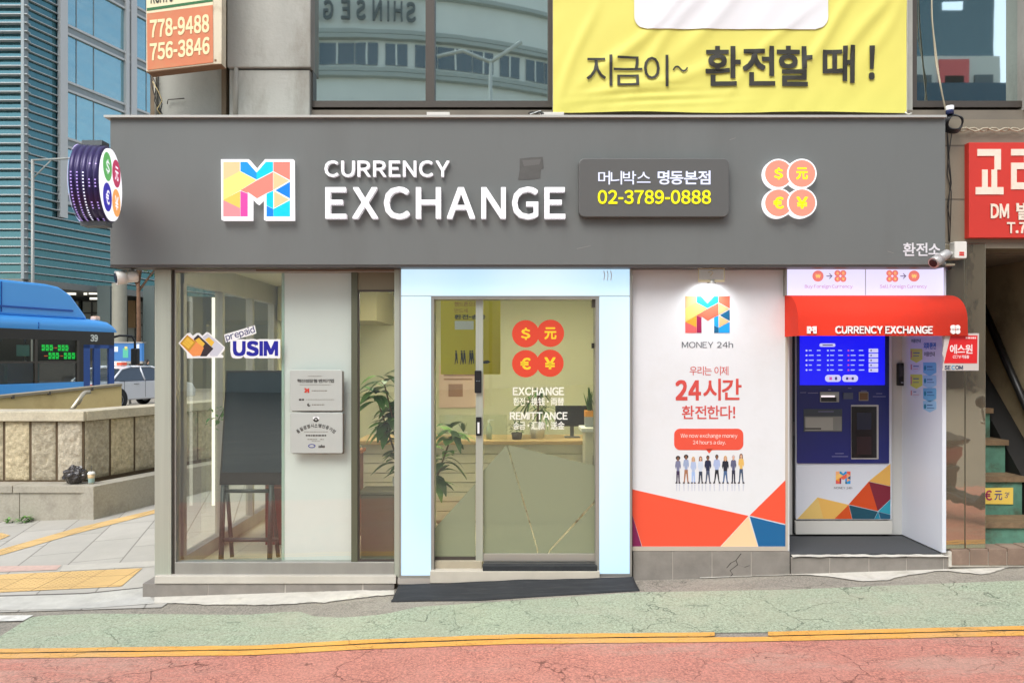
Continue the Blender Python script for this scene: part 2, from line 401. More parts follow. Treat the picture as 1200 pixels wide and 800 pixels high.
# red carriageway from the yellow line to behind the camera
mb = MB().m(red); rows = []
tp = [GP(*p) for p in dens(shift(YT, 11.2), 60)]
for f in (0, .08, .2, .4, .7, 1):
    rows.append([Vector((x+(x*1.2)*f, y+(-4.2-y)*f, G(x+(x*1.2)*f, y+(-4.2-y)*f)+.004)) for x, y in tp])
mb.grid(rows, True); struct(mb.build('red_road'))
# two painted yellow lines
def line(a, b, x0=None, x1=None, nm='yellow_line'):
    t_ = dens(YT, 240); t_ = [p for p in t_ if (x0 is None or p[0] >= x0) and (x1 is None or p[0] <= x1)]
    mb = MB().m(yel); P = []
    for k, dy in enumerate((a, b)):
        P.append([])
        for p in t_:
            x, y = GP(p[0], p[1]+dy); y += .006*noise.noise(Vector((x*6, dy, 0)))
            P[-1].append(Vector((x, y, G(x, y)+.008)))
    mb.grid(P); struct(mb.build(nm))
line(0, 4.6, None, 843); line(0, 4.6, 898, None)
line(5.8, 11.4)
# paved corner on the left and its kerb
def flat(name, pts, m, h=.006):
    mb = MB().m(m); q = [GP(*p) for p in pts]
    mb.face([Vector((x, y, G(x, y)+h)) for x, y in q]); return struct(mb.build(name))
mb = MB().m(pave); P = []
for i in range(13):
    f = i/12; x_r = -2.9-.25*(1-f)
    yy = -.3+ (8.2+.3)*f**1.5
    P.append([Vector((x, yy, G(x, yy)+.006)) for x in [-30, -14, -9, -7, -6, -5, -4.3, -3.7, -2.6]])
mb.grid(P); struct(mb.build('pavement'))
kerb = mat('kerb_concrete', (186, 184, 176), .85, var=.12, vscale=6, dirt=(120, 115, 105), dirt_amt=.5, dscale=4, bmp=.003, bscale=40)
# kerb: a low worn band between the paving and the gutter, with joints
ob = strip('kerb', [(-500, 705), (0, 700), (100, 697), (168, 690)], [(-500, 722), (0, 716), (100, 714), (182, 708)], kerb, .010, 3, n=40)
strip('kerb_joint', [(-500, 703.4), (0, 698.4), (100, 695.4), (168, 688.6)], [(-500, 705), (0, 700), (100, 697), (168, 690)], mat('joint_dark', (96, 92, 86), .95), .0088, 1, n=30)
tac = brickmat('tactile_blocks', (218, 182, 122), (150, 118, 74), .3, .3, .006, 0, 0, .08)
nt_ = tac.node_tree; b_ = nt_.nodes['Principled BSDF']; co2 = coord(nt_)
wv = N(nt_, 'ShaderNodeTexVoronoi', feature='F1'); wv.inputs['Scale'].default_value = 22; wv.inputs['Randomness'].default_value = 0
nt_.links.new(co2, wv.inputs['Vector']); bump(nt_, b_, ramp(nt_, wv.outputs['Distance'], .5, .2), .006, 1)
flat('tactile_paving', [(-60, 676), (0, 674), (167, 666.5), (142, 688), (0, 695), (-60, 697)], tac, .0105)
flat('tactile_strip', [(-80, 672), (0, 644.5), (90, 619), (182, 597.5), (182, 602), (90, 625.5), (0, 651.5), (-80, 680)], tac, .0105)
flat('pink_slab', [(-40, 666), (5, 664), (72, 663), (66, 668.5), (0, 671), (-40, 673)], mat('pink_stone', (196, 168, 156), .85, var=.1, vscale=20), .0100)
flat('pale_slab', [(74, 663), (182, 658), (182, 664.5), (150, 666), (70, 670)], mat('pale_stone', (186, 182, 172), .85, var=.08, vscale=9), .0095)
flat('tactile_strip', [(-60, 632), (2, 625), (12, 628), (0, 633), (-60, 640)], tac, .0105)
flat('white_marking', [(-40, 722.5), (39, 721.8), (27, 728.5), (-40, 729.5)], mat('worn_white_paint', (214, 212, 204), .8, var=.1, vscale=12, dirt=(150, 146, 138), dirt_amt=.7, dscale=7), .010)
# cement smeared along the foot of the building
def smear(top, bot, name='cement_patch', jag=.035): return strip(name, top, bot, cement, .007, 4, n=150, jag=jag)
smear([(181, 694), (300, 694), (462, 692)], [(181, 707), (300, 710), (380, 706), (462, 697)])
smear([(925, 673), (1000, 670), (1060, 667), (1108, 663), (1200, 656), (1400, 640)], [(925, 674), (950, 675), (980, 677.5), (1005, 681), (1022, 681.5), (1040, 680), (1062, 675), (1085, 671), (1110, 669), (1130, 672), (1150, 673.5), (1165, 671), (1182, 665), (1200, 663), (1400, 655)])
smear([(820, 676), (870, 672), (925, 671)], [(820, 677.5), (870, 676), (925, 674)], jag=.012)
# ================================================================== THE BUILDING
B = thing('shop_building', 'grey concrete corner building with glass shopfront, dark upstairs windows and stair entrance', 'building', (0, 2, 0))
gl = glassmat('shop_glass', (.93, .96, .91), .13)
gd = glassmat('door_glass', (.78, .81, .70), .12)
upg = mirrormat('upstairs_glass', (.14, .17, .165), (.80, .94, .92), .84, .016, .0004, .9, (.12, .12, .09), (1, 1, .3))
frm = mat('dark_window_frame', (78, 72, 66), .5, .3)
# upper storey: shell, column, spandrel
mb = MB().m(concrete)
zt = 6.2
p = S(180, 0, .1)
mb.box(p.x, S(266, 0, .1).x, .1, 5, 2.55, zt)                      # far left bay, set back
mb.build('wall', B, 'left upstairs bay of stained concrete')
mb = MB().m(concrete); a, b = S(266, 0, -.02).x, S(364, 0, -.02).x
zl = S(0, 79, -.02).z
mb.box(a, b, -.02, 5, zl, zt); mb.box(a+.01, b-.012, .0, 5, 2.55, zl-.012)
mb.build('column', B, bevel=.008)
mb = MB().m(mat('rusty_steel', (120, 104, 84), .7, .2, var=.2, vscale=5)); mb.pbox(259.5, 265, 0, 136, .04, .1); mb.build('corner_trim', B)
mb = MB().m(mat('rusty_steel', (0, 0, 0))); mb.pbox(176, 181, 84, 137, .06, .1); mb.build('corner_trim', B)
mb = MB().m(mat('stain_pipe', (170, 166, 155), .7, 0, var=.1)); mb.tube([S(181, 86, .07), S(183, 137, .07)], .012); mb.build('drain_pipe', B)
mb = MB().m(mat('stain_pipe', (0, 0, 0))); mb.tube([S(277, 80, -.0), S(276, 136, -.0)], .02); mb.build('drain_pipe', B)
mb = MB().m(frm); mb.tube([S(196, 122, .08), S(197, 117, .08), S(216, 115.5, .08)], .004); mb.build('door_bracket', B)
mb = MB().m(mat('ledge', (120, 112, 100), .8, var=.15, vscale=3)); mb.pbox(364, 1200, 129, 140, .04, .3); mb.box(S(364, 0, .04).x, 7.5, .28, 5, 2.55, S(0, 129, .04).z)
mb.build('window_ledge', B)
# upstairs windows
def win(x0, x1, panes=1, nm='window'):
    Y = .12; top = 5.4
    zb = S(0, 129, Y).z
    f = MB().m(frm); X0, X1 = S(x0, 0, Y).x, S(x1, 0, Y).x
    t = .035
    f.box(X0, X0+t, .05, .18, zb, top); f.box(X1-t, X1, .05, .18, zb, top); f.box(X0+t, X1-t, .05, .18, zb, zb+.05); f.box(X0+t, X1-t, .05, .18, top-.05, top)
    o = f.build(nm, B)
    g = MB().m(upg); g.box(X0+t, X1-t, .11, .13, zb+.05, top-.05); g.build('pane', o)
win(364, 505); win(505, 647); win(1064, 1198)
mb = MB().m(concrete); mb.box(S(647, 0, .12).x, S(1064, 0, .12).x, .05, 5, S(0, 129, .04).z, zt); mb.box(S(364, 0, .12).x, 7.5, .0, 5, 5.4, zt)
mb.build('wall', B, 'concrete wall behind the yellow banner')
mb = MB().m(concrete); mb.box(S(1198, 0, .05).x, 7.5, -.03, 5, S(0, 129, .04).z, 5.4); mb.build('wall', B, 'concrete pier at the far right upstairs')
mb = MB().m(concrete); mb.box(p.x, 7.5, 5, 5.1, -.4, zt); mb.box(4.6, 7.5, 3, 5, -.4, 2.55); mb.box(p.x, 7.5, .06, 5, 6.2, 6.3); mb.build('rear_wall', B)
# beige stone strip above the stair entrance and lintel
bst = brickmat('beige_cladding', (140, 130, 112), (92, 84, 72), 1.6, .42, .008, 0, 0, .08, .6, True)
mb = MB().m(bst); mb.box(S(1107.5, 0, 0).x, 7.5, .0, .3, S(0, 285, 0).z, S(0, 140, .0).z); mb.build('cladding', B)
mb = MB().m(mat('entrance_lintel', (125, 117, 100), .6)); mb.pbox(1155, 1600, 285, 291, -.005, .35); mb.build('lintel', B)
# polished stone pilaster: two tall slabs
pol = mirrormat('polished_brown_stone', (.15, .125, .09), (.85, .78, .62), .48, .03, .0012, 3, (.22, .18, .12), (1, 1, .25))
for a, b in ((1107.5, 1130.5), (1131.5, 1155)):
    mb = MB().m(pol); mb.pbox(a, b, 285.5, 643, -.012, .3); mb.build('stone_slab', B, bevel=.003)
# base tiles under the pilaster and stair entrance
btile = mat('brown_tile', (138, 116, 100), .7, var=.18, vscale=6, dirt=(180, 160, 140), dirt_amt=.4, dscale=6)
for a, b in ((1116, 1136), (1137, 1158), (1159, 1180), (1181, 1202), (1203, 1225), (1226, 1250), (1251, 1275)):
    t0 = 644-(a-1116)*.03
    mb = MB().m(btile); mb.pbox(a, b, t0, 662, -.04, .3); mb.build('base_tile', B, bevel=.003)
mb = MB().m(cement); mb.pbox(1112, 1290, 646, 664, -.032, .28); mb.build('grout_bed', B)
# stair entrance
tre = mat('stair_tread', (128, 106, 80), .7, var=.25, vscale=10, dirt=(80, 62, 46), dirt_amt=.7, dscale=8, bmp=.003)
ris = mat('green_riser', (88, 134, 114), .7, var=.25, vscale=9, dirt=(78, 72, 52), dirt_amt=1, dscale=7)
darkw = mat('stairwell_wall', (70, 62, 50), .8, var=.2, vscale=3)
edge = [(6.12, .40), (6.40, .72), (6.62, 1.00), (6.83, 1.26), (7.04, 1.52), (7.25, 1.78), (7.46, 2.04), (7.67, 2.3), (7.88, 2.56), (8.09, 2.82)]
x0, x1 = 3.68, 4.25; zp = .19
for i, (D, z) in enumerate(edge):
    Y = D-6
    mb = MB().m(tre); mb.box(x0, x1+.02, Y-.02, Y+.30, z-.045, z); t_o = mb.build('stair_tread', B)
    mb = MB().m(ris); mb.box(x0, x1, Y, Y+.02, zp, z-.045); mb.build('stair_riser', B)
    zp = z
mb = MB().m(tre); mb.box(x0, 7.5, -.01, .25, G(4.2, 0)-.1, .19); mb.build('entrance_floor', B)
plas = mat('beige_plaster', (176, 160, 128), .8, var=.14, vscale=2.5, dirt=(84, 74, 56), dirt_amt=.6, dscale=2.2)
mb = MB().m(plas); X = 4.47
mb.prism(plane((X, 0, 0), (0, 1, 0), (0, 0, 1), (-1, 0, 0)), [(0, -.17+.1), (3.2, 4.1), (3.2, 5.2), (-.0, 5.2), (-.0, .1)][0:0]+[(.0, .0), (.675, .736), (1.19, 1.42), (3.2, 4.1), (3.2, 4.2), (0, 4.2)], -.08, 0)
mb.build('stairwell_wall', B, 'beige plaster wall beside the stairs')
mb = MB().m(mat('stringer_dark', (24, 22, 20), .7)); mb.box(4.25, 4.5, .02, 3.2, -.2, .3)
mb.prism(plane((4.27, 0, 0), (0, 1, 0), (0, 0, 1), (-1, 0, 0)), [(.1, .2), (.1, .36), (2.2, 2.6), (2.2, .2)], -.2, 0)
mb.build('stair_stringer', B)
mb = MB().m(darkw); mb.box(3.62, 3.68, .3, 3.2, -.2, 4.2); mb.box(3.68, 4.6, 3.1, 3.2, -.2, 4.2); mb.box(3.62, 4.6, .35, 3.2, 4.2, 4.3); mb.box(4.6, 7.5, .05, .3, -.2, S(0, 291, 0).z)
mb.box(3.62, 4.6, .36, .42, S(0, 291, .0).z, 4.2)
mb.build('stairwell_shell', B)
mb = MB().m(mat('handrail_dark', (34, 32, 32), .4)); mb.tube([(4.43, 1.25, 2.22), (4.43, .8, 1.55), (4.43, .4, .98)], .032); mb.build('handrail', B)

# ---- ground-floor shopfront
cp = mat('slate_carpet', (70, 72, 74), .95, var=.12, vscale=120)
# left: plinth, sill, stainless pillar, glazing
mb = MB().m(tile_st); ps = [(167, 243), (244, 333), (335, 424), (426, 462)]
for a, b in ps: mb.pbox(a, b, 683.5, 705, -.05, .3)
mb.m(grout); mb.pbox(168, 461.5, 684, 704, -.047, .25); mb.build('plinth', B, 'stone tile plinth under the big window', bevel=.002)
mb = MB().m(mat('marble_sill', (196, 190, 178), .6, var=.1, vscale=6, dirt=(150, 140, 120), dirt_amt=.5)); mb.pbox(181, 464, 674.5, 683.5, -.06, .2); mb.build('sill', B, bevel=.003)
mb = MB().m(steel); mb.pbox(181, 200.5, 300, 676, -.02, .12); mb.build('corner_pillar', B, bevel=.004)
mb = MB().m(frm); mb.pbox(200.6, 204.5, 300, 674, .0, .1); mb.build('window_jamb', B)
W = MB().m(greysteel); W.pbox(204.6, 462, 658.5, 674.4, -.015, .08); W.pbox(204.6, 462, 303, 318.5, -.03, .08); W.pbox(204.6, 206, 318.5, 658.5, -.01, .08)
win_o = W.build('shop_window', B, 'wide shop window left of the door', bevel=.003)
mb = MB().m(mat('brown_header', (128, 104, 84), .5, .2, var=.1)); mb.pbox(300, 462, 311, 317.5, -.036, -.031); mb.build('header_trim', win_o)
mb = MB().m(gl); mb.pbox(204.6, 412, 318.6, 658.4, .02, .03); mb.build('pane', win_o)
mb = MB().m(mat('green_mullion', (98, 100, 82), .4, .3)); mb.pbox(411.5, 419, 318.6, 658.4, .0, .08); mb.build('mullion', win_o, bevel=.002)
mb = MB().m(mat('taupe_panel', (128, 122, 100), .6)); mb.pbox(419, 462, 318.6, 339.5, .01, .05); mb.build('top_panel', win_o)
mb = MB().m(frm); mb.pbox(419, 462, 339.6, 341.6, .008, .04); mb.pbox(419, 421, 341.7, 655, .01, .04); mb.pbox(419, 462, 655, 658.3, .01, .04); mb.build('inner_frame', win_o)
mb = MB().m(gl); mb.pbox(421.1, 462, 341.7, 654.9, .02, .03); mb.build('pane', win_o)
mb = MB().m(steel); mb.pbox(462.1, 468, 309, 676, -.03, .1); mb.build('door_post', B, bevel=.003)
# white wall panel straight behind the glass
mb = MB().m(mat('milky_panel', (232, 236, 236), .35, var=.02)); mb.pbox(333, 412, 314, 658, .06, .11); mb.m(mat('glass_edge', (170, 195, 182), .25)); mb.pbox(330, 333, 314, 658, .055, .11); mb.build('white_panel', B)
# left side glazing running back from the corner
sideX = S(203, 0, 0).x
sg = MB().m(greysteel)
for y0, y1 in ((.12, .18), (.95, 1.0), (1.75, 1.80), (2.45, 2.55)): sg.box(sideX-.04, sideX+.03, y0, y1, .08, 2.5)
sg.box(sideX-.045, sideX+.035, .12, 2.55, .0, .12); sg.box(sideX-.045, sideX+.035, .12, 2.55, 2.3, 2.5)
so_ = sg.build('side_window', B)
mb = MB().m(gl)
for y0, y1 in ((.18, .95), (1.0, 1.75), (1.8, 2.45)): mb.box(sideX-.005, sideX+.005, y0, y1, .12, 2.3)
mb.build('pane', so_)
mb = MB().m(tile_st); mb.box(sideX-.1, sideX+.1, .3, 5, -.4, .0); mb.build('plinth', B, 'tile plinth along the side of the shop')
mb = MB().m(glow('led_tube', (255, 250, 230), 1.3)); mb.tube([(sideX+.10, .55, .45), (sideX+.10, .55, 2.22)], .014, 8); mb.build('tube_light', B)
# interior shell
wallm = mat('cream_wall', (212, 212, 186), .7, var=.04, vscale=1.3)
mb = MB().m(brickmat('shop_floor_tile', (190, 186, 166), (150, 145, 128), .6, .6, .005, 0, 0, .03, .35)); mb.box(sideX, 2.1, .05, 4.0, -.1, .005); mb.build('shop_floor', B)
mb = MB().m(wallm); mb.box(sideX, 2.1, 3.7, 3.8, 0, 2.6); mb.box(2.0, 2.1, .1, 3.7, 0, 2.6); mb.box(sideX-.05, sideX+.05, 2.56, 3.8, 0, 2.6); mb.build('shop_wall', B)
mb = MB().m(mat('ceiling_white', (214, 212, 196), .8)); mb.box(sideX-.05, 2.1, .0, 3.8, 2.5, 2.56); mb.build('shop_ceiling', B)
mb = MB().m(mat('beige_bulkhead', (170, 164, 128), .7)); mb.box(sideX+.05, -1.5, 2.5, 3.69, 2.12, 2.5); mb.box(-1.9, -1.7, 2.4, 2.5, .0, 2.49); mb.build('bulkhead', B)
lp = glow('ceiling_lamp', (255, 244, 214), 50.0)
for x, y in ((-2.1, 1.0), (-1.2, 2.0), (-.55, .9), (.35, 1.3), (1.1, .9), (.6, 2.7), (-1.9, 3.0), (1.4, 2.4)):
    mb = MB().m(lp); mb.lathe((x, y, 2.492), [(.0, 0), (.055, 0), (.055, .008)], n=20); mb.m(greysteel); mb.lathe((x, y, 2.488), [(.055, .0), (.075, .0), (.075, .01)], n=20); mb.build('downlight', B)
for x, y in ((-.9, 1.4), (.5, 1.9)):
    mb = MB().m(glow('ceiling_panel', (255, 246, 220), 34.0)); mb.box(x-.3, x+.3, y-.3, y+.3, 2.485, 2.498); mb.build('ceiling_light', B)
# slab between shop and upstairs, side parapet behind the fascia
mb = MB().m(mat('soffit', (150, 142, 120), .7)); mb.box(S(133, 0, -.14).x, S(1107, 0, -.14).x, -.14, .3, 2.56, 2.6); mb.box(S(150, 0, -.1).x, S(1107, 0, 0).x, -.14, .0, S(0, 311, -.14).z, S(0, 309, -.14).z); mb.box(sideX-.1, S(1107, 0, 0).x, .1, 5, 2.57, 2.75); mb.build('soffit', B)
# right: grey tile plinth under the poster and the machine recess
mb = MB().m(tile_st)
for a, b, c, d_ in ((742, 788, 645.6, 682), (789, 834, 645.6, 681), (835, 880, 645.6, 680), (881, 925.5, 645.6, 679), (927, 972, 653.5, 677), (973, 1018, 653, 675), (1019, 1062, 652.5, 673), (1063, 1105.5, 651.5, 671), (1106.5, 1113, 650, 670)):
    mb.pbox(a, b, c, d_+8, -.02, .2)
mb.m(grout); mb.pbox(742.5, 925, 646, 688, -.017, .19); mb.pbox(927, 1110, 653, 680, -.017, .19)
mb.build('plinth', B, 'grey tile plinth with white joints under poster and machine', bevel=.002)
mb = MB().m(cement)
P = [];
for j in range(3):
    P.append([Vector((x, -.035+.05*j+.008*noise.noise(Vector((x*14, j, 0))), .163+.012*noise.noise(Vector((x*9, 5, j)))+(.0, .012, .0)[j]) ) for x in [2.18+i*.02 for i in range(62)]])
mb.grid(P); mb.build('cement_bead', B)
mb = MB().m(mat('crack_dark', (66, 60, 54), .9)); fk = front(-.02)
for pl in ([(868, 648), (862, 656), (864, 661), (855, 668), (858, 672), (850, 681)], [(862, 656), (856, 659), (851, 665)], [(864, 661), (872, 664), (878, 662)]):
    for (a, b), (c, d_) in zip(pl, pl[1:]): mb.prism(fk, [(a, b), (a+1, b+.3), (c+.8, d_+.2), (c, d_)], 0, .001)
mb.build('crack', B)
# machine recess
rX = S(1107, 0, 0).x; lX = S(925, 0, 0).x
mb = MB().m(mat('recess_white', (222, 226, 234), .4)); mb.box(rX-.03, rX, -.02, .66, .19, 2.45); mb.build('recess_wall', B, 'white side wall right of the machine')
mb = MB().m(mat('recess_back', (198, 198, 194), .5)); mb.box(lX, rX-.03, .6, .66, .19, 2.45); mb.build('recess_back_wall', B)
mb = MB().m(white); mb.box(lX-.03, lX, .0, .66, .19, 2.45); mb.build('recess_wall', B, 'narrow side wall left of the machine')
mb = MB().m(mat('recess_ceiling', (190, 190, 195), .6)); mb.box(lX, rX, .0, .66, 2.2, 2.26); mb.build('recess_ceiling', B)
mb = MB().m(cp); mb.box(lX-.0, rX-.03, -.0, .6, .1, .182); o_ = mb.build('recess_floor', B)

# ---- luminous door surround
def lbmat():
    m, nt, b = newmat('light_box')
    co = coord(nt); f = noise_out(nt, co, .8, 1, (1.2, 1, .7)); c = mixc(nt, ramp(nt, f, .3, .7), lin((164, 216, 255)), lin((218, 245, 255)))
    nt.links.new(c, b.inputs['Emission Color']); b.inputs['Emission Strength'].default_value = .95/(2**EXPO)
    b.inputs['Base Color'].default_value = (.30, .33, .34, 1); b.inputs['Roughness'].default_value = .25
    return m
lb = lbmat()
D_ = MB().m(lb); D_.pbox(470, 505, 347.5, 674, -.06, .1); D_.pbox(702.5, 738, 347.5, 672, -.06, .1)
D_.pbox(470, 738, 313, 346.6, -.06, .1)
surr = D_.build('light_box_surround', B, 'pale blue glowing frame round the door', bevel=.003)
mb = MB().m(greysteel); mb.pbox(468, 470, 309, 677, -.065, .1); mb.pbox(738, 740.5, 309, 675, -.065, .1); mb.pbox(468, 740.5, 310, 313, -.066, .1); mb.pbox(470, 505, 674, 677.5, -.066, .1); mb.pbox(702.5, 738, 672, 675.5, -.066, .1)
mb.pbox(470, 738, 346.6, 347.5, -.057, .08)
mb.build('surround_trim', surr)
mb = MB().m(mat('faint_sticker', (235, 246, 250), .4)); fn = front(-.06)
for k in range(3): mb.prism(fn, [(706+k*4+3*math.cos(t), 323+7*math.sin(t)) for t in [R(a) for a in range(-60, 61, 15)]]+[(706+k*4+2*math.cos(t), 323+5.6*math.sin(t)) for t in [R(a) for a in range(60, -61, -15)]], .0, .002)
mb.build('round_sticker', surr)
# door frame, transom, fixed leaf and moving leaf
Yd = .03
F = MB().m(greysteel); F.pbox(503.5, 508.5, 347.5, 674, -.055, .12); F.pbox(698, 703, 347.5, 674, -.055, .12); F.pbox(508.5, 698, 347.5, 350.5, -.055, .12)
door = F.build('entrance', B, 'glass entrance between the glowing panels')
mb = MB().m(steel); mb.pbox(557.5, 566, 350.6, 657, Yd-.03, Yd+.04); st_ = mb.build('stile', door, bevel=.003)
kick = mat('kick_plate', (180, 176, 166), .35, .5)
mb = MB().m(kick); mb.pbox(566, 698, 648.5, 657.5, Yd-.02, Yd+.03); mb.m(greysteel); mb.pbox(566, 698, 657.8, 662, Yd-.01, Yd+.03); mb.build('kick_plate', door, bevel=.002)
mb = MB().m(frm); mb.pbox(508.6, 557.4, 652, 657, Yd-.01, Yd+.03); mb.build('bottom_rail', door)
mb = MB().m(gd); mb.pbox(508.6, 557.4, 350.6, 652, Yd, Yd+.012); mb.build('pane', door)
mb = MB().m(gd); mb.pbox(566, 698, 350.6, 648.4, Yd, Yd+.012); mb.build('pane', door)
film = bpy.data.materials.new('frosted_film'); film.use_nodes = True; nt = film.node_tree; pb = nt.nodes['Principled BSDF']
pb.inputs['Base Color'].default_value = (*lin((136, 141, 114)), 1); pb.inputs['Roughness'].default_value = .55
tr = N(nt, 'ShaderNodeBsdfTransparent'); mx = N(nt, 'ShaderNodeMixShader'); mx.inputs[0].default_value = .90; tr.inputs[0].default_value = (.8, .82, .7, 1)
nt.links.new(tr.outputs[0], mx.inputs[1]); nt.links.new(pb.outputs[0], mx.inputs[2]); nt.links.new(mx.outputs[0], nt.nodes['Material Output'].inputs[0])
fn = front(Yd)
mb = MB().m(film)
for q in ([(509, 619), (557, 566), (557, 651.5), (509, 651.5)], [(566.5, 551), (593.3, 521.5), (628.5, 641), (566.5, 641)], [(566.5, 641), (628.5, 641), (629.5, 648), (566.5, 648)],
          [(595.5, 521), (697.5, 545.5), (697.5, 585), (643.5, 644), (642, 648), (630.5, 648), (629.8, 641)], [(697.5, 588.5), (697.5, 648), (643.5, 648), (645, 645)]):
    mb.face([fn(a, b, .004) for a, b in q])
mb.build('frosted_film', door)
mb = MB().m(black); mb.prism(fn, rrect(556.5, 434, 564.5, 460, 1.2), .03, .055); mb.m(glow('lock_marks', (180, 190, 200), .5))
for k in range(3): mb.prism(fn, circle(558.7+k*1.8, 446, .45, 8), .055, .0556)
mb.build('door_lock', door)
mb = MB().m(black); mb.prism(fn, rrect(558, 488, 564.5, 509.5, 1), .03, .05); mb.m(white); mb.prism(fn, rrect(559.8, 494, 562.2, 507, .4), .05, .052); mb.build('latch', door)
mb = MB().m(frm); mb.pbox(694, 698, 350.6, 360, -.03, .02); mb.m(black); mb.pbox(693.5, 696.5, 402, 408, -.0, .03); mb.build('door_closer', door)
# coins and words on the door glass
coin_r = mat('coin_red', (214, 66, 40), .5); coin_y = mat('coin_yellow', (240, 205, 40), .5); wt = mat('vinyl_white', (236, 236, 226), .5)
cs = MB()
for (x, y, s_, dd) in ((616, 391, '$', 0), (645, 390.5, '元', .003), (616, 426, '€', .001), (644.5, 425.5, '¥', .0035)):
    cs.m(coin_r).prism(fn, circle(x, y, 16), .002+dd, .004+dd)
    h = 7; wd = {'$': 5.5, '元': 7, '€': 6, '¥': 6.5}[s_]
    cs.m(coin_y); text(cs, s_, fn, (x-wd, y-h, x+wd, y+h), d1=.0052+dd, bold=.03)
cs.build('coin_sticker', door)
def words(parent, name, items, fn, m, d1=.005, d0=0):
    mb = MB().m(m)
    for it in items:
        text(mb, it[0], fn, it[1], d0=d0, d1=d1, bold=it[2] if len(it) > 2 else 0, space=it[3] if len(it) > 3 else 1, slant=it[4] if len(it) > 4 else 0)
    return mb.build(name, parent)
words(door, 'lettering', [('EXCHANGE', (601, 453.5, 661, 463), .025), ('환전 · 换钱 · 両替', (601.5, 465.5, 661, 475), .012), ('REMITTANCE', (597.5, 482.5, 665, 491.5), .025), ('송금 · 汇款 · 送金', (601.5, 493.5, 661.5, 503), .012)], fn, wt)
# threshold
mb = MB().m(mat('threshold_stone', (196, 188, 172), .7, var=.08, vscale=5)); mb.pbox(504, 703, 669, 683, -.1, .06); mb.m(mat('step_stone', (170, 160, 138), .7, var=.1)); mb.pbox(509, 565, 657.3, 669, -.02, .1); mb.build('threshold', B, bevel=.004)
mb = MB().m(grout); mb.pbox(466, 504, 677.6, 684, -.07, .06); mb.pbox(703, 741, 675.6, 681, -.07, .06); mb.build('threshold_side', B)
# ================================================================== SIGNS ON THE BUILDING
YF = -.2
sg = thing('fascia_sign', 'long dark grey signboard with glowing white CURRENCY EXCHANGE letters above the shopfront', 'sign', tuple(S(600, 311, YF)))
mb = MB().m(fasc); mb.pbox(129, 1108, 137.5, 310.5, YF, -.0); mb.build('panel', sg, bevel=.004)
mb = MB().m(mat('cap_flashing', (190, 188, 182), .4, .3)); mb.pbox(121.5, 1109.5, 134.8, 137.4, YF-.03, .0); mb.build('top_flashing', sg)
mb = MB().m(mat('fascia_edge', (70, 66, 64), .5)); mb.pbox(129, 1108, 310.6, 313, YF+.006, .0); mb.build('bottom_edge', sg)
fn = front(YF)
lw = glow('sign_white', (255, 252, 255), 1.05); side = mat('letter_side', (120, 108, 112), .5)
def channel(parent, s, rect, bold=.02, space=1, d=.05):
    mb = MB().m(lw); text(mb, s, fn, rect, d1=d, bold=bold, space=space)
    o1 = mb.build('lettering', parent)
    mb = MB().m(side); a = len(mb.v); text(mb, s, fn, rect, d0=0, d1=d-.001, bold=bold, space=space); mb.build('letter_return', o1)
channel(sg, 'CURRENCY', (381.5, 189.5, 527, 208.5), .014, 1.9, .035)
channel(sg, 'EXCHANGE', (383, 220.5, 662, 258), .017, 2.3, .05)
# M emblem
e = MB().m(lw)
def mp(x, y): return (250+x/8, 170+y/8)
e.prism(fn, [mp(x, y) for x, y in MBORD], 0, .05); em = e.build('emblem', sg)
L = MB(); q0, q1 = mp(118, 175), mp(738, 682); logo(L, fn, (q0[0], q0[1], q1[0], q1[1]), True, .055); L.build('emblem_facet', em)
# raised phone-number plate
e = MB().m(fasc2); e.prism(fn, rrect(677.5, 188, 852, 256, 7), 0, .06); pl = e.build('phone_plate', sg, bevel=.006)
words(pl, 'lettering', [('머니박스', (700, 203, 760.5, 218.5), -.008, 1.05), ('명동본점', (769, 202.5, 830, 218.5), .012, 1.05)], fn, glow('plate_white', (226, 230, 255), 1.0), .066, .06)
words(pl, 'phone_number', [('02-3789-0888', (699.5, 225, 830.5, 241), .016, 1.2)], fn, glow('plate_yellow', (255, 246, 10), 1.0), .066, .06)
# four lit coins
ce = MB()
lc = glow('coin_lit', (255, 142, 120), .98); ly = glow('coin_mark_lit', (255, 238, 20), 1.0)
for (x, y, s_, dd) in ((909.5, 205.5, '$', 0), (936.5, 205.5, '元', .004), (909.5, 239.5, '€', .002), (936.5, 239.5, '¥', .006)):
    ce.m(lw).prism(fn, circle(x, y, 17.2), 0, .05+dd); ce.m(lc).prism(fn, circle(x, y, 15.6), .05+dd, .052+dd)
    wd = {'$': 5.2, '元': 6.8, '€': 6, '¥': 6.6}[s_]
    ce.m(ly); text(ce, s_, fn, (x-wd, y-7, x+wd, y+7), d0=.052+dd, d1=.054+dd, bold=.035)
ce.build('coin_emblem', sg)
# small vinyl words, faint patch
words(sg, 'small_lettering', [('환전소', (1058, 284.5, 1102, 300), .02)], fn, mat('vinyl_pale', (222, 218, 222), .5), .003)
mb = MB().m(mat('grey_patch', (86, 85, 82), .6, var=.1, vscale=20)); mb.prism(fn, [(609, 186), (624, 184.5), (636, 184), (637, 197), (634, 199), (633, 209), (621, 210.5), (607, 211), (609, 199)], 0, .002)  # irregular darker grey patch with a slightly paler piece near its top
mb.m(mat('grey_patch_pale', (100, 99, 96), .6)); mb.prism(fn, [(612, 188), (634, 186.5), (632, 193), (614, 195)], .002, .0026); mb.build('grey_patch', sg)
mb = MB().m(mat('scratch', (134, 132, 128), .6))
for (x, y, a, l) in ((855, 163.5, -.3, 7), (676, 291, -.2, 16), (1040, 294, .3, 7), (585, 245, .2, 6)):
    mb.prism(fn, [(x, y), (x+l, y+l*a), (x+l, y+l*a+.6), (x, y+.9)], 0, .001)
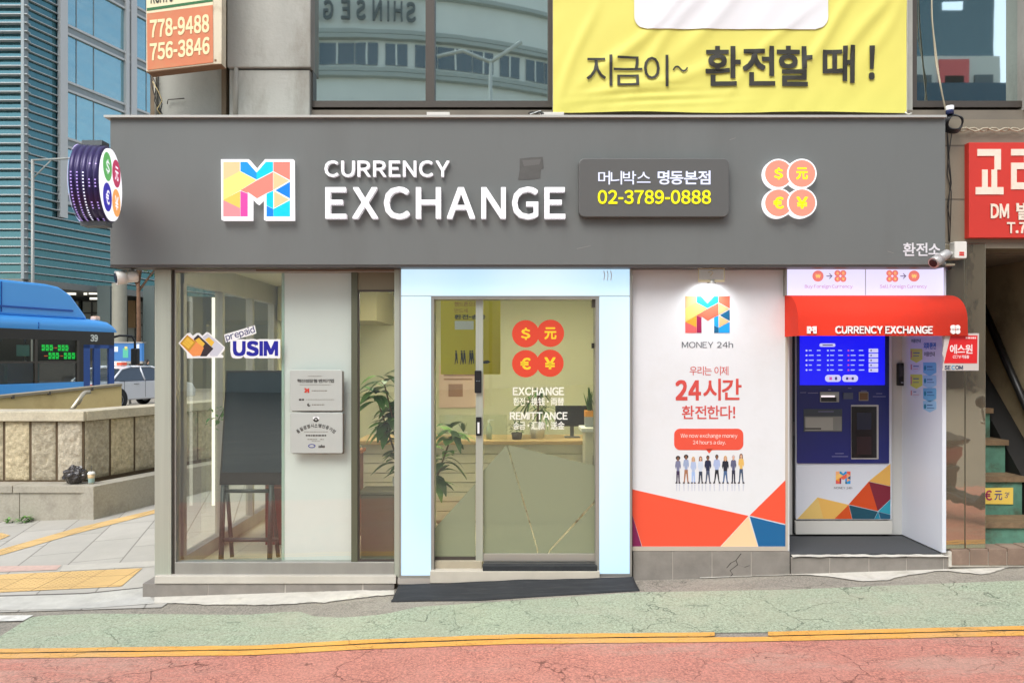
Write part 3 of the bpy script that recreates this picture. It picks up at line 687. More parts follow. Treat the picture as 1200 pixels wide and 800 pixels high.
mb.build('scratch', sg)

# yellow banner, creased cloth
bn = thing('banner', 'large creased yellow cloth banner with dark Korean words hanging upstairs above the signboard', 'banner', tuple(S(855, 132, -.02)))
def creas(x, z):
    s = 0
    # diagonal pulls from lower left corner and from the right
    for (ox, oz, ang, amp, wd, ln) in ((.40, 1.93+1.72, .75, .010, .05, 2.2), (.9, 3.75, .95, .008, .05, 1.2), (1.2, 3.9, .9, .009, .06, 1.6), (.35, 3.63, .28, .007, .05, 1.7), (2.1, 3.8, .9, .008, .045, 1.3), (2.5, 3.9, 1.0, .008, .05, 1.0), (1.6, 3.7, .8, .006, .04, 1.2), (2.75, 4.0, 1.1, .006, .05, .8), (.36, 3.62, 1.25, .006, .04, 1.0)):
        dx, dz = x-ox, z-oz; al = dx*math.cos(ang)+dz*math.sin(ang); ac = -dx*math.sin(ang)+dz*math.cos(ang)
        ac += .03*math.sin(al*5+ox*9)
        if -.1 < al < ln: s += amp*math.exp(-(ac/wd)**2)*math.sin(math.pi*min(1, max(0, (al+.1)/(ln+.1))))
    s += .006*noise.noise(Vector((x*1.6-z, z*1.6+x, 0)))+.0025*noise.noise(Vector((x*6-z*5, (z+x)*2, 3)))
    s += .0025*math.sin((z-x*.06)*95)*math.exp(-((z-3.72)/.07)**2)*math.exp(-((x-1.1)/.45)**2)
    return s*1.7
YB = -.05
bx0, bx1 = S(648, 0, YB).x, S(1062.5, 0, YB).x; bz0, bz1 = S(0, 132.5, YB).z, 5.6
nx, nz = 200, 110; P = []
for j in range(nz+1):
    z = bz0+(bz1-bz0)*(j/nz)**1.25; P.append([])
    for i in range(nx+1):
        x = bx0+(bx1-bx0)*i/nx; sag = .012*math.sin(math.pi*i/nx*2.0)**2*(1-j/nz) if j < 20 else 0
        P[-1].append(Vector((x, YB-creas(x, z), z+sag)))
yelc = mat('banner_yellow', (228, 219, 108), .6, var=.02, vscale=2)
mb = MB().m(yelc); mb.grid(P); mb.build('cloth', bn)
def bfn(px, py, d):
    p = S(px, py, YB); return Vector((p.x, YB-creas(p.x, p.z)-d-.007, p.z))
def subdiv_text(name, items, m, parent):
    o = words(parent, name, items, lambda a, b, d: Vector((a, b, d)), m)
    bm = bmesh.new(); bm.from_mesh(o.data)
    bmesh.ops.triangulate(bm, faces=bm.faces)
    for _ in range(2): bmesh.ops.subdivide_edges(bm, edges=[e for e in bm.edges if e.calc_length() > 4], cuts=1)
    off = OFF[parent.name]
    for v in bm.verts:
        q = v.co+off; v.co = bfn(q.x, q.y, .004)-off
    bm.to_mesh(o.data); bm.free()
dk = mat('banner_ink', (48, 46, 38), .6)
subdiv_text('lettering', [('지금이', (687, 65, 783, 102), -.018, 1), ('~', (788, 77.5, 806, 85), .0)], dk, bn)
subdiv_text('lettering', [('환전할', (826, 54.5, 951, 102), .019, 1), ('때', (963.5, 54, 1001, 98), .019), ('!', (1017.5, 54.5, 1024.5, 94), .02)], dk, bn)
mb = MB().m(mat('banner_white', (232, 230, 232), .6)); 
pts = rrect(743, -110, 970, 35, 15, 5)
# patch drawn as a fine grid that follows the creases
def inr(x, y):
    x0_, y0_, x1_, y1_, r = 743, -110, 970, 35, 15
    cx = min(max(x, x0_+r), x1_-r); cy = min(max(y, y0_+r), y1_-r); return cx, cy, r
P = []
for j in range(61):
    y = 35-145*j/60; h = max(0, 15-(35-y)); ins = 15-math.sqrt(max(0, 225-h*h)) if h > 0 else 0
    P.append([bfn(743+ins+(227-2*ins)*i/60, y, .0015) for i in range(61)])
mb.grid(P); mb.build('white_patch', bn)
mb = MB().m(mat('cord_white', (225, 222, 210), .6)); mb.tube([S(1060, 131, -.04), S(1064, 134.5, -.07), S(1068, 133, -.02)], .006); mb.tube([S(1062.5, 131, -.03), S(1063, 0, -.0), S(1063, -80, -.0)], .004, caps=False); mb.build('tie_cord', bn)

# phone-number sign on the left corner, tilted a little
ps = thing('phone_sign', 'weathered orange sign box reading 778-9488 and 756-3846 on the upper left corner', 'sign', tuple(S(215, 75, -.3)))
Y0 = -.25
A = S(171.5, 85, Y0); Bq = S(251, 76, Y0)
ux = Vector((S(251, 0, Y0).x-S(171.5, 0, Y0).x, .0, .0))
def pfn(px, py, d):
    t = (px-171.5)/(251-171.5); p = S(px, py-(1-t)*0, Y0); return Vector((p.x, Y0-d, p.z))
def sk(px, py): return (px, py)
box = MB().m(mat('sign_box_cream', (222, 212, 186), .6, var=.06, dirt=(150, 125, 90), dirt_amt=.6, dscale=6)); fnp = pfn
box.prism(fnp, [(171.5, 84.5), (251.2, 75.3), (259.5, 75), (260.5, -160), (171, -160)], -.09, 0)
box.build('box', ps)
mb = MB().m(mat('sign_orange', (214, 128, 88), .6, var=.05, vscale=3, dirt=(196, 158, 112), dirt_amt=.6, dscale=5)); mb.prism(fnp, [(173, 82.5), (250, 73.5), (249.5, 6.5), (172.5, 16.5)], 0, .004)
mb.build('orange_panel', ps)
mb = MB().m(mat('sign_cream_face', (236, 228, 190), .6)); mb.prism(fnp, [(172.5, 16.3), (249.5, 6.3), (249.5, -150), (172, -150)], 0, .0035); mb.build('cream_panel', ps)
mb = MB().m(mat('sign_green', (40, 112, 62), .6)); mb.prism(fnp, [(172.5, 13.4), (249.5, 2.2), (249.5, -.6), (172.5, 10.2)], .0035, .006); mb.build('green_stripe', ps)
words(ps, 'phone_number', [('778-9488', (176, 20.5, 245.5, 42), .03, .95, -.10), ('756-3846', (176, 47.5, 246, 68), .03, .95, -.115)], fnp, mat('sign_digits', (246, 232, 182), .6), .007, .004)
words(ps, 'lettering', [('KOHYO', (177, -14, 203.5, 4), .02, 1, -.10)], fnp, mat('sign_dark_text', (60, 62, 52), .6), .007, .0035)
mb = MB().m(mat('sign_end_rust', (120, 90, 62), .7)); mb.prism(fnp, [(251.5, 70), (253.5, 70), (253.5, 72), (251.5, 72)], 0, .004); mb.prism(fnp, [(173, 85.6), (251.5, 76.3), (259.5, 76), (259.5, 75.1), (251.2, 75.2), (171.5, 84.4)], -.09, .006); mb.build('bottom_trim', ps)
# little wires hanging below
wr = MB().m(mat('wire_black', (40, 38, 36), .6)); 
for pts in ([(176, 86), (179, 105), (184, 120), (190, 134)], [(178, 87), (183, 100), (181, 118), (188, 133)], [(186, 86), (185, 110), (190, 122), (187, 134)]):
    wr.tube([S(a, b, -.06) for a, b in pts], .004, 6)
wr.m(mat('wire_cream', (190, 170, 120), .6)).tube([S(a, b, -.07) for a, b in ((179, 96), (186, 108), (190, 118), (184, 128), (188, 134))], .004, 6)
tag(wr.build('cable'), 'thin tangled wires hanging under the orange phone number sign', 'cable')

# red sign at the right, cut by the frame
rs = thing('building_sign', 'red wall sign with large white Korean letters above the stair entrance', 'sign', tuple(S(1200, 279, -.05)))
YR = -.06; fn = front(YR)
mb = MB().m(mat('sign_red', (204, 52, 40), .5, var=.05, vscale=3)); mb.pbox(1135.5, 1300, 167, 278.5, YR, .0); mb.build('panel', rs, bevel=.002)
cw = mat('sign_cream_white', (238, 222, 204), .6, var=.03, dirt=(215, 170, 140), dirt_amt=.3, dscale=30)
def bars(parent, name, rects, fn, m, d=.006):
    mb = MB().m(m)
    for (a, b, c, e) in rects: mb.prism(fn, [(a, b), (c, b), (c, e), (a, e)], 0, d)
    return mb.build(name, parent)
bars(rs, 'big_lettering', [(1145, 175, 1172.5, 183), (1165, 183, 1172.5, 199), (1150.5, 199, 1157, 219.5), (1161.5, 199, 1168, 219.5), (1143, 219.5, 1175.5, 228),
     (1184.5, 175, 1207, 182.5), (1200, 182.5, 1207, 191), (1184.5, 191, 1207, 198.5), (1184.5, 198.5, 1191, 214), (1184.5, 214, 1210, 222),
     (1218, 172, 1225, 232), (1208, 184, 1218, 190.5), (1208, 202, 1218, 208.5), (1192, 228, 1199, 246), (1192, 240, 1226, 246.5)][:13], fn, cw)
words(rs, 'lettering', [('DM', (1160.5, 239, 1182, 256), .03), ('빌딩', (1190.5, 237.5, 1226, 258), .03), ('T.7', (1179.5, 260.5, 1202, 273.5), .025)], fn, cw, .006)

# lit header above the machine
hb = thing('light_box_sign', 'shallow glowing lilac box reading Buy and Sell Foreign Currency above the red awning', 'sign', tuple(S(1013, 346, -.05)))
Yh = -.05; fn = front(Yh)
mb = MB().m(glow('header_lit', (226, 222, 255), 1.0)); mb.pbox(922.5, 1105.8, 310.8, 346, Yh, .0); mb.build('panel', hb)
mb = MB().m(greysteel); mb.pbox(920.5, 922.4, 310, 346, Yh-.01, .0); mb.pbox(1014, 1014.7, 311, 345.8, Yh-.0008, Yh+.02); mb.build('frame', hb)
m1 = MB(); sal = glow('header_salmon', (245, 130, 122), .82); yl = glow('header_yellow', (255, 215, 120), .95)
def minicoins(cx, cy, r):
    for i, (dx, dy, s_) in enumerate(((-1, -1, '$'), (1, -1, '元'), (-1, 1, '€'), (1, 1, '¥'))):
        m1.m(sal).prism(fn, circle(cx+dx*r*.93, cy+dy*r*.93, r, 20), 0, .002+.0004*i)
        m1.m(yl); text(m1, s_, fn, (cx+dx*r*.93-r*.4, cy+dy*r*.93-r*.45, cx+dx*r*.93+r*.4, cy+dy*r*.93+r*.45), d1=.004, bold=.02)
for bx, cx in ((958.5, 984.7), (1071, 1045.5)):
    m1.m(sal).prism(fn, circle(bx, 323.5, 6.5), 0, .002); m1.m(yl); text(m1, '₩', fn, (bx-3, 321, bx+3, 326), d1=.003, bold=.02); minicoins(cx, 323.5, 3.6)
m1.m(glow('header_arrow', (120, 90, 130), .6))
for ax in (968.5, 1055):
    m1.prism(fn, [(ax, 323), (ax+6, 323), (ax+6, 324), (ax, 324)], 0, .002); m1.prism(fn, [(ax+3.4, 320), (ax+7, 323.5), (ax+3.4, 327), (ax+3.4, 325.8), (ax+5.8, 323.5), (ax+3.4, 321.2)], 0, .0022)
m1.build('currency_symbol', hb)
words(hb, 'lettering', [('Buy Foreign Currency', (943, 333.5, 999, 338.6), .012), ('Sell Foreign Currency', (1031, 333.5, 1086, 338.6), .012)], fn, glow('header_text', (205, 140, 185), .85), .002)

# awning
aw = thing('awning', 'bright red rounded awning with white CURRENCY EXCHANGE lettering over the machine', 'awning', tuple(S(1020, 394, 0)))
ax0, ax1 = S(919.5, 0, -.01).x, S(1108, 0, 0).x; zt_, zb_ = S(0, 346.6, 0).z, S(0, 393.5, -.28).z
prof = []
for k in range(13):
    t = k/12*math.pi/2; prof.append((-.28*math.sin(t)**.9 if t else 0, zb_+.09+(zt_-zb_-.09)*math.cos(t)**.8 if k < 12 else zb_+.09))
prof.append((-.285, zb_))
redm = mat('awning_red', (222, 58, 38), .8, var=.05, vscale=2, spec=.2, dirt=(190, 60, 46), dirt_amt=.4, dscale=3, bmp=.0015, bscale=40)
mb = MB().m(redm)
vs = [(x, y-.012, z) for x in (ax0, ax1) for (y, z) in prof]; n = len(prof)
mb.raw(vs, [(i, i+1, n+i+1, n+i) for i in range(n-1)], True)
for x in (ax0, ax1): mb.face([(x, y-.012, z) for (y, z) in prof]+[(x, -.012, zb_+.0)])
mb.build('cover', aw)
mb = MB().m(mat('awning_frame', (196, 70, 58), .5)); mb.tube([(ax0+.02, -.28, zb_+.012), (ax1-.02, -.28, zb_+.012)], .01); mb.tube([(ax0+.02, -.28, zb_+.012), (ax0+.02, -.01, zb_+.012)], .01); mb.tube([(ax1-.02, -.28, zb_+.012), (ax1-.02, -.01, zb_+.012)], .01); mb.build('frame', aw)
fn = front(-.297)
aww = mat('awning_white', (250, 240, 235), .5)
words(aw, 'lettering', [('CURRENCY EXCHANGE', (978.5, 382, 1092.5, 391), .03, 1)], fn, aww, .0095)
mb = MB().m(aww)
s0 = .0195
mb.prism(fn, [(945.5+(x-118)/620*11, 382.3+(y-175)/507*8.5) for x, y in MOUT], 0, .0095)
for dx, dy in ((-1, -1), (1, -1), (-1, 1), (1, 1)): mb.prism(fn, circle(1119+dx*2.6, 386+dy*2.3, 3.0, 16), 0, .0095)
mb.m(redm).prism(fn, circle(1119, 386, .9, 8), .0095, .0105)
for a, b in ((947.5, 385), (951, 384), (954, 386.5)): mb.prism(fn, [(a, b), (a+1.2, b+1), (a, b+2.2)], .0095, .0105)
mb.build('logo', aw)

# poster panel
pp = thing('wall_poster', 'tall white wall poster with colourful M logo, red Korean text and row of tiny people', 'poster', tuple(S(832, 645, -.02)))
Yp = -.01; fn = front(Yp)
mb = MB().m(mat('poster_white', (222, 224, 226), .32, var=.02, vscale=1.2, dirt=(200, 198, 190), dirt_amt=.25, dscale=1.6, bmp=.004, bscale=3.5)); mb.pbox(741, 922.5, 310, 640, Yp, .1); mb.build('sheet', pp)
mb = MB().m(mat('poster_frame', (196, 186, 172), .4, .2)); mb.pbox(741, 923.2, 640.2, 645.2, Yp-.012, .1); mb.pbox(920.8, 923.2, 310.5, 640, Yp-.012, .1); mb.build('frame', pp)
mb = MB()
cr, pch, pb_, pm = (mat('poster_coral', (236, 84, 56), .4), mat('poster_peach', (246, 205, 160), .4), mat('poster_blue', (12, 96, 148), .4), mat('poster_plum', (128, 24, 82), .4))
def tri(m, pts, d=.002): mb.m(m).prism(fn, pts, 0, d)
tri(cr, [(741, 573), (877, 604), (844, 639.8), (752.5, 639.8), (741, 603)]); tri(pm, [(741, 603.5), (752, 639.8), (741, 639.8)]); tri(pch, [(877, 605), (888, 639.8), (845, 639.8)])
tri(cr, [(878.5, 603.5), (920.6, 562), (920.6, 613.5)]); tri(pb_, [(878.5, 604.8), (920.6, 615), (920.6, 639.8), (888.7, 639.8)])
mb.build('geometric_print', pp)
L = MB(); logo(L, fn, (803, 347, 855, 390), False, .0025); L.build('logo', pp)
words(pp, 'lettering', [('MONEY 24h', (799, 400, 859, 407.5), -.004, 1.25)], fn, mat('poster_grey_text', (74, 78, 86), .5), .002)
pr = mat('poster_red_text', (206, 74, 66), .5)
words(pp, 'lettering', [('우리는 이제', (808, 429, 853.5, 439.5), -.006), ('24', (791.5, 445, 821.5, 469), .035), ('시간', (824, 443.5, 869, 469), .018), ('환전한다!', (799, 475, 861.5, 491), .012)], fn, pr, .002)
mb = MB().m(mat('poster_bubble', (226, 82, 60), .45)); mb.prism(fn, rrect(790, 502, 871, 527, 7), 0, .002); mb.prism(fn, [(827, 526), (835, 526), (831, 531)], 0, .002); bb = mb.build('speech_bubble', pp)
words(bb, 'lettering', [('We now exchange money', (797.5, 507.5, 864, 514), .0), ('24 hours a day.', (812, 515.5, 850.5, 521.5), .0)], fn, mat('bubble_text', (250, 226, 216), .5), .003)
# printed row of people (flat print on the poster)
sk1, sk2 = mat('print_skin', (216, 170, 142), .6), mat('print_skin_dark', (130, 88, 66), .6)
tops = [((120, 122, 150), sk2), ((150, 165, 195), sk2), ((170, 185, 215), sk1), ((200, 210, 225), sk1), ((28, 36, 66), sk2), ((165, 180, 215), sk2), ((30, 32, 44), sk1), ((90, 92, 120), sk1), ((222, 180, 96), sk1)]
legs = [(60, 45, 75), (160, 110, 80), (160, 185, 225), (45, 55, 75), (70, 80, 105), (30, 32, 40), (70, 100, 140), (35, 38, 62), (60, 78, 104)]
hair = [(40, 32, 34), (36, 28, 30), (205, 165, 110), (130, 88, 60), (36, 30, 32), (30, 28, 30), (205, 160, 96), (190, 180, 185), (110, 66, 44)]
xsP = [794.5, 804, 812.5, 821, 829.5, 840, 850, 859.5, 868.5]
hts = [534, 532.5, 535, 534.5, 533.5, 532.5, 534, 533, 531.5]
mb = MB()
for i, x in enumerate(xsP):
    t = hts[i]; mt = mat('print_top_%d' % i, tops[i][0], .6); ml = mat('print_leg_%d' % i, legs[i], .6); mh = mat('print_hair_%d' % i, hair[i], .6)
    g = [0, 1, 0, .4, 1, 1.6, 1, 0, 1][i]
    big = i in (0, 1)
    mb.m(mh).prism(fn, circle(x, t+2.3, 2.7 if big else 1.9, 12, 2.6 if not big else 2.6), 0, .0012)
    if i in (2, 3, 6, 8): mb.prism(fn, [(x-1.9, t+2), (x+1.9, t+2), (x+2.2, t+7), (x-2.2, t+7)], 0, .0012)
    mb.m(tops[i][1]).prism(fn, circle(x, t+2.8, 1.25, 10, 1.7), 0, .0018); mb.prism(fn, [(x-.7, t+4), (x+.7, t+4), (x+.9, t+6), (x-.9, t+6)], 0, .0016)
    w_ = 3.3 if i in (4, 5, 6) else 2.7
    mb.m(mt).prism(fn, [(x-1.2, t+5.2), (x+1.2, t+5.2), (x+w_, t+6.5), (x+w_+.7, t+12), (x+w_-.3, t+15.5), (x+w_-1, t+12), (x+w_-1.2, t+18), (x-w_+1.2, t+18), (x-w_+1, t+12), (x-w_+.3, t+15.5), (x-w_-.7, t+12), (x-w_, t+6.5)], 0, .0014)
    mb.m(ml).prism(fn, [(x-1.9, t+17.6), (x+1.9, t+17.6), (x+2+g*.6, 563), (x+2.3+g, 565.5), (x+.7+g, 565.5), (x+.2, t+22), (x-.2, t+22), (x-.7-g, 565.5), (x-2.3-g, 565.5), (x-2-g*.6, 563)], 0, .0016)
    mb.m(mat('print_shoe', (60, 52, 56), .6)).prism(fn, [(x-2.6-g, 564.6), (x-.6-g, 564.6), (x-.6-g, 566.2), (x-3-g, 566.2)], 0, .0019); mb.prism(fn, [(x+2.6+g, 564.6), (x+.6+g, 564.6), (x+.6+g, 566.2), (x+3+g, 566.2)], 0, .0019)
    mb.m(mat('print_reflection', (196, 200, 212), .5)).prism(fn, [(x-2.4-g, 567), (x-1-g, 567), (x-1.2-g*.8, 575), (x-2-g*.8, 575)], 0, .0011); mb.prism(fn, [(x+2.4+g, 567), (x+1+g, 567), (x+1.2+g*.8, 575), (x+2+g*.8, 575)], 0, .0011)
mb.build('people_print', pp)

# small clear sign with a lamp, hung from the soffit
hs_ = thing('hanging_lamp_sign', 'small clear sign plate with a thin frame hung at the top of the white poster', 'sign', tuple(S(834, 312, -.14)))
mb = MB().m(mat('brass_trim', (200, 186, 150), .4, .4)); fn = front(-.12)
for (a, b, c, e_) in ((818, 314, 849, 315.2), (818, 328, 849, 330.5), (818, 315.2, 819, 328), (848, 315.2, 849, 328)): mb.prism(fn, [(a, b), (c, b), (c, e_), (a, e_)], 0, .006)
mb.tube([S(834, 305, -.123), S(834, 314.5, -.123)], .008); mb.tube([S(830, 319, -.127), S(834, 317.5, -.127), S(835.5, 320, -.127), S(832.5, 323, -.127)], .003, 5); mb.build('frame', hs_)
mb = MB().m(glassmat('clear_plate', (.9, .92, .9), .05)); mb.prism(fn, [(819.2, 315.4), (847.8, 315.4), (847.8, 327.8), (819.2, 327.8)], .001, .004); mb.build('plate', hs_)
mb = MB().m(greysteel); mb.lathe(S(834, 332, -.1), [(.0, .03), (.028, .03), (.034, 0)], n=16); mb.build('lamp_shade', hs_)
sp = bpy.data.lights.new('poster_lamp', 'SPOT'); sp.energy = 3.6; sp.spot_size = R(150); sp.spot_blend = .9; sp.color = (.96, .98, 1); sp.shadow_soft_size = .03
spo = bpy.data.objects.new('poster_lamp', sp); COL.objects.link(spo); spo.location = S(834, 334, -.13); spo.rotation_euler = (R(38), 0, 0)

# plaques
def plaque(x0, y0, x1, y1, lab):
    t = thing('plaque', lab, 'plaque', tuple(S((x0+x1)/2, y1, 0)), 'steel plaques on the white panel by the window')
    Yq = -.006; f_ = front(Yq)
    mb = MB().m(mat('plaque_steel', (186, 190, 184), .38, .15, var=.04, vscale=3)); mb.prism(f_, rrect(x0, y0, x1, y1, 1.6), 0, .016); mb.build('plate', t, bevel=.002)
    mb = MB().m(mat('plaque_edge', (106, 98, 84), .5)); mb.prism(f_, rrect(x0+1.6, y0+1, x1+1.2, y1+.9, 1.6), -.004, .004); mb.build('backing', t)
    return t, f_
ink = mat('plaque_ink', (58, 56, 52), .5); fine = mat('plaque_fine_print', (128, 124, 114), .5)
t, f_ = plaque(340.5, 433.5, 401.5, 481, 'upper steel plaque on the white panel, with a small red emblem')
words(t, 'lettering', [('혁신성장형 벤처기업', (349, 443.8, 392, 448.2), .02)], f_, ink, .018, .016)
mb = MB().m(mat('plaque_red', (196, 62, 46), .5)); mb.prism(f_, [(357, 454.5), (359.5, 454.5), (360, 456), (363, 454.2), (363, 460), (361.2, 460), (361, 457.5), (359.5, 460), (357, 459.5), (358.6, 457)], .016, .018); mb.build('emblem', t)
def dashes(t, f_, rows, m, name='fine_print'):
    mb = MB().m(m)
    for (a, b, y, h) in rows:
        x = a
        while x < b:
            l = random.uniform(1.2, 3.2); l = min(l, b-x); mb.prism(f_, [(x, y), (x+l, y), (x+l, y+h), (x, y+h)], .016, .0175); x += l+.7
    mb.build(name, t)
dashes(t, f_, [(362, 378, 440.2, .8), (352, 388, 450.3, .6), (366, 384, 457, 1.1), (359, 392, 467.6, .6), (366, 381, 473.3, 1.2)], fine)
dashes(t, f_, [(351, 357, 467, 2)], ink); mb = MB().m(ink); mb.prism(f_, circle(362.5, 474, 1.9, 14), .016, .0178); mb.m(mat('plaque_steel', (0, 0, 0))).prism(f_, circle(363.4, 473.4, 1.0, 10), .0178, .0182); mb.build('seal', t)
t, f_ = plaque(340.8, 483, 402, 530.5, 'lower steel plaque on the white panel, with an arched title and round crest')
mb = MB().m(ink); s_ = '품질경영시스템인증기업'
for i, ch in enumerate(s_):
    a = R(-38+76*i/(len(s_)-1)); cx, cy = 371+34*math.sin(a), 530-32*math.cos(a)
    text(mb, ch, f_, (cx-1.7, cy-2.2, cx+1.7, cy+2.2), d0=.016, d1=.018, bold=.015, rot=a)
mb.build('arched_lettering', t)
mb = MB().m(ink); mb.prism(f_, circle(371, 490.5, 3.6, 18), .016, .0172); mb.m(white); mb.prism(f_, circle(371, 489.5, 3.9, 12, 2.2), .0172, .0178); mb.m(ink); mb.prism(f_, circle(371, 490.8, 2.2, 14), .0178, .0186); mb.m(mat('plaque_steel', (0, 0, 0))).prism(f_, circle(371, 491, 1.1, 10), .0186, .019); mb.build('crest', t)
dashes(t, f_, [(357, 385, 505.2, .6), (361, 372, 513.8, .9), (376, 380, 513.8, .9), (366, 376, 516.2, .5)], fine); dashes(t, f_, [(359, 383, 509, 1.5)], ink)
mb = MB().m(mat('plaque_blue', (80, 84, 140), .5)); mb.prism(f_, circle(366, 522, 4.4, 18, 2.4), .016, .0172); mb.m(mat('plaque_steel', (0, 0, 0))).prism(f_, circle(366, 522, 3.0, 16, 1.3), .0172, .0178); mb.m(ink)
for k in range(5): mb.prism(f_, [(374+k*1.5, 522-(1.5 if k == 2 else .6)), (375+k*1.5, 522-(1.5 if k == 2 else .6)), (375.2+k*1.5, 524), (373.9+k*1.5, 524)], .016, .0172)
mb.build('badge', t)

# window stickers: three SIM cards, and "prepaid USIM"
Ys = .012; fn = front(Ys)
st = thing('window_sticker', 'sticker of three overlapping gold, black and white SIM cards on the shop window', 'sticker', tuple(S(235, 418, Ys)))
def cv(x, y): return (200+x*140/1200, 360+y*80/686)
mb = MB().m(mat('sticker_white', (240, 240, 240), .4))
mb.prism(fn, [cv(*p) for p in ((78, 360), (165, 262), (195, 255), (222, 285), (262, 258), (290, 258), (318, 285), (362, 248), (385, 255), (545, 400), (540, 430), (505, 470), (530, 485), (530, 506), (165, 512), (160, 455))], 0, .001); mb.build('backing', st)
mb = MB()
mb.m(mat('sim_silver', (205, 206, 216), .4)).prism(fn, [cv(*p) for p in ((322, 300), (372, 262), (535, 405), (470, 490), (400, 490))], 0, .0014)
mb.m(mat('sim_chip', (236, 190, 66), .4)).prism(fn, [cv(*p) for p in ((345, 325), (385, 300), (440, 350), (410, 395))], 0, .0018)
mb.m(mat('sim_dark', (52, 40, 46), .4)).prism(fn, [cv(*p) for p in ((232, 315), (275, 275), (430, 415), (360, 492), (300, 492))], 0, .0022)
mb.m(mat('sim_chip', (0, 0, 0))).prism(fn, [cv(*p) for p in ((245, 330), (285, 305), (345, 365), (320, 405))], 0, .0026)
mb.m(mat('sim_orange', (240, 150, 84), .4)).prism(fn, [cv(*p) for p in ((95, 362), (168, 278), (335, 405), (300, 485), (225, 492))], 0, .003)
mb.m(mat('sim_gold', (205, 150, 40), .4)).prism(fn, [cv(*p) for p in ((95, 362), (168, 278), (255, 352), (185, 445))], 0, .0034)
mb.m(mat('sim_chip', (0, 0, 0))).prism(fn, [cv(*p) for p in ((118, 362), (170, 300), (235, 352), (182, 415))], 0, .0038)
mb.m(mat('sim_gold', (0, 0, 0)))
for (a, b) in (((148, 330), (208, 384)), ((135, 345), (195, 400)), ((204, 328), (150, 390))):
    p, q = cv(*a), cv(*b); mb.prism(fn, [(p[0], p[1]), (p[0]+.35, p[1]-.2), (q[0]+.35, q[1]-.2), (q[0], q[1])], .0038, .004)
mb.build('card_print', st)
st = thing('window_sticker', 'blue prepaid USIM lettering sticker with white outline on the shop window', 'sticker', tuple(S(296, 418, Ys)))
mb = MB().m(mat('sticker_white', (0, 0, 0))); text(mb, 'USIM', fn, (270, 397, 328.5, 420), d1=.001, bold=.07, space=1.12)
for i in range(4): mb.prism(fn, rrect(271+i*14.2, 397.5, 284.5+i*14.2, 419.5, 3.5), 0, .0008)
mb.prism(fn, [cv(*p) for p in ((535, 275), (845, 180), (862, 262), (555, 355))], 0, .001); mb.build('backing', st)
words(st, 'lettering', [('USIM', (273, 399.3, 326, 417.2), .05, 1.1)], fn, mat('usim_blue', (26, 26, 150), .4), .0018)
mb = MB().m(mat('prepaid_navy', (40, 44, 110), .4)); text(mb, 'prepaid', fn, (264, 386, 299, 396.5), d1=.0018, bold=.012, rot=R(-16)); mb.build('lettering', st)

# security sign (red) hanging beside the awning
ss = thing('security_sign', 'small red and white security company sign between the awning and brown pilaster', 'sign', tuple(S(1126, 434, -.3)))
Yx = -.27; fn = front(Yx)
mb = MB().m(mat('acrylic_pale', (200, 192, 186), .3)); mb.prism(fn, [(1107.5, 390.5), (1147, 390.5), (1146.5, 434), (1104, 434), (1106, 420), (1104, 415)], 0, .004); mb.build('plate', ss)
mb = MB().m(mat('security_red', (214, 34, 38), .4)); mb.prism(fn, [(1113.5, 393), (1145, 393), (1144.5, 425.5), (1105.8, 425.5)], .004, .006); mb.build('red_field', ss)
dashes(ss, lambda a, b, d: fn(a, b, d-.0095), [(1131, 1143, 395, 1.8)], mat('security_white', (250, 222, 220), .5))
words(ss, 'lettering', [('에스원', (1112.5, 403.5, 1139, 414.5), .02), ('CCTV 작동중', (1116, 416, 1135, 420), .02)], fn, mat('security_white', (250, 222, 220), .5), .008)
mb = MB().m(mat('security_navy', (24, 50, 86), .4)); text(mb, 'SE', fn, (1106.5, 428, 1113.5, 433), d0=.004, d1=.006, bold=.03); text(mb, 'OM', fn, (1119, 428, 1128, 433), d0=.004, d1=.006, bold=.03); mb.m(mat('security_cyan', (40, 150, 200), .4)); text(mb, 'C', fn, (1114.5, 428, 1118.5, 433), d0=.004, d1=.006, bold=.03); mb.build('company_lettering', ss)
mb = MB().m(greysteel); mb.tube([S(1110, 391, Yx), (S(1110, 391, Yx).x, -.01, S(0, 391, Yx).z)], .005); mb.tube([S(1145, 391, Yx), (S(1145, 391, Yx).x, -.01, S(0, 391, Yx).z)], .005); mb.build('bracket', ss)
# alarm box and cameras
ab = thing('alarm_box', 'small white alarm box with a red mark beside the end of the signboard', 'alarm box', tuple(S(1120, 304, 0)))
fn = front(-.01)
mb = MB().m(mat('box_white', (228, 226, 218), .4)); mb.prism(fn, rrect(1112.5, 284.5, 1127, 304, 1.5), 0, .07); mb.build('case', ab, bevel=.004)
mb = MB().m(mat('box_red', (214, 50, 40), .4)); mb.prism(fn, [(1118, 296.5), (1123.5, 296.5), (1123.5, 298.4), (1118, 298.4)], .07, .072); mb.prism(fn, [(1118, 299), (1123.5, 299), (1123.5, 301), (1118, 301)], .07, .072); mb.build('mark', ab)
def camera_unit(lab, P0, dirv, mount, m1_, r=.035, ln=.15):
    t = thing('security_camera', lab, 'camera', tuple(P0), 'security cameras under the signboard')
    P0 = Vector(P0); d_ = Vector(dirv).normalized()
    mb = MB().m(m1_); a = P0-d_*ln*.5; b = P0+d_*ln*.5
    mb.tube([a, a+d_*.01, b-d_*.02], r, 14); mb.tube([b-d_*.05, b+d_*.02], r*1.18, 14); mb.build('housing', t)
    mb = MB().m(black); mb.tube([b+d_*.018, b+d_*.026], r*.85, 14); mb.build('lens', t)
    mb = MB().m(white); mb.tube([P0+Vector((0, 0, r*.6)), P0+(Vector(mount)-P0)*.6, mount], .012, 8); mb.lathe(Vector(mount), [(.0, .0), (.035, 0), (.035, .02), (0, .02)], n=14); mb.build('bracket', t)
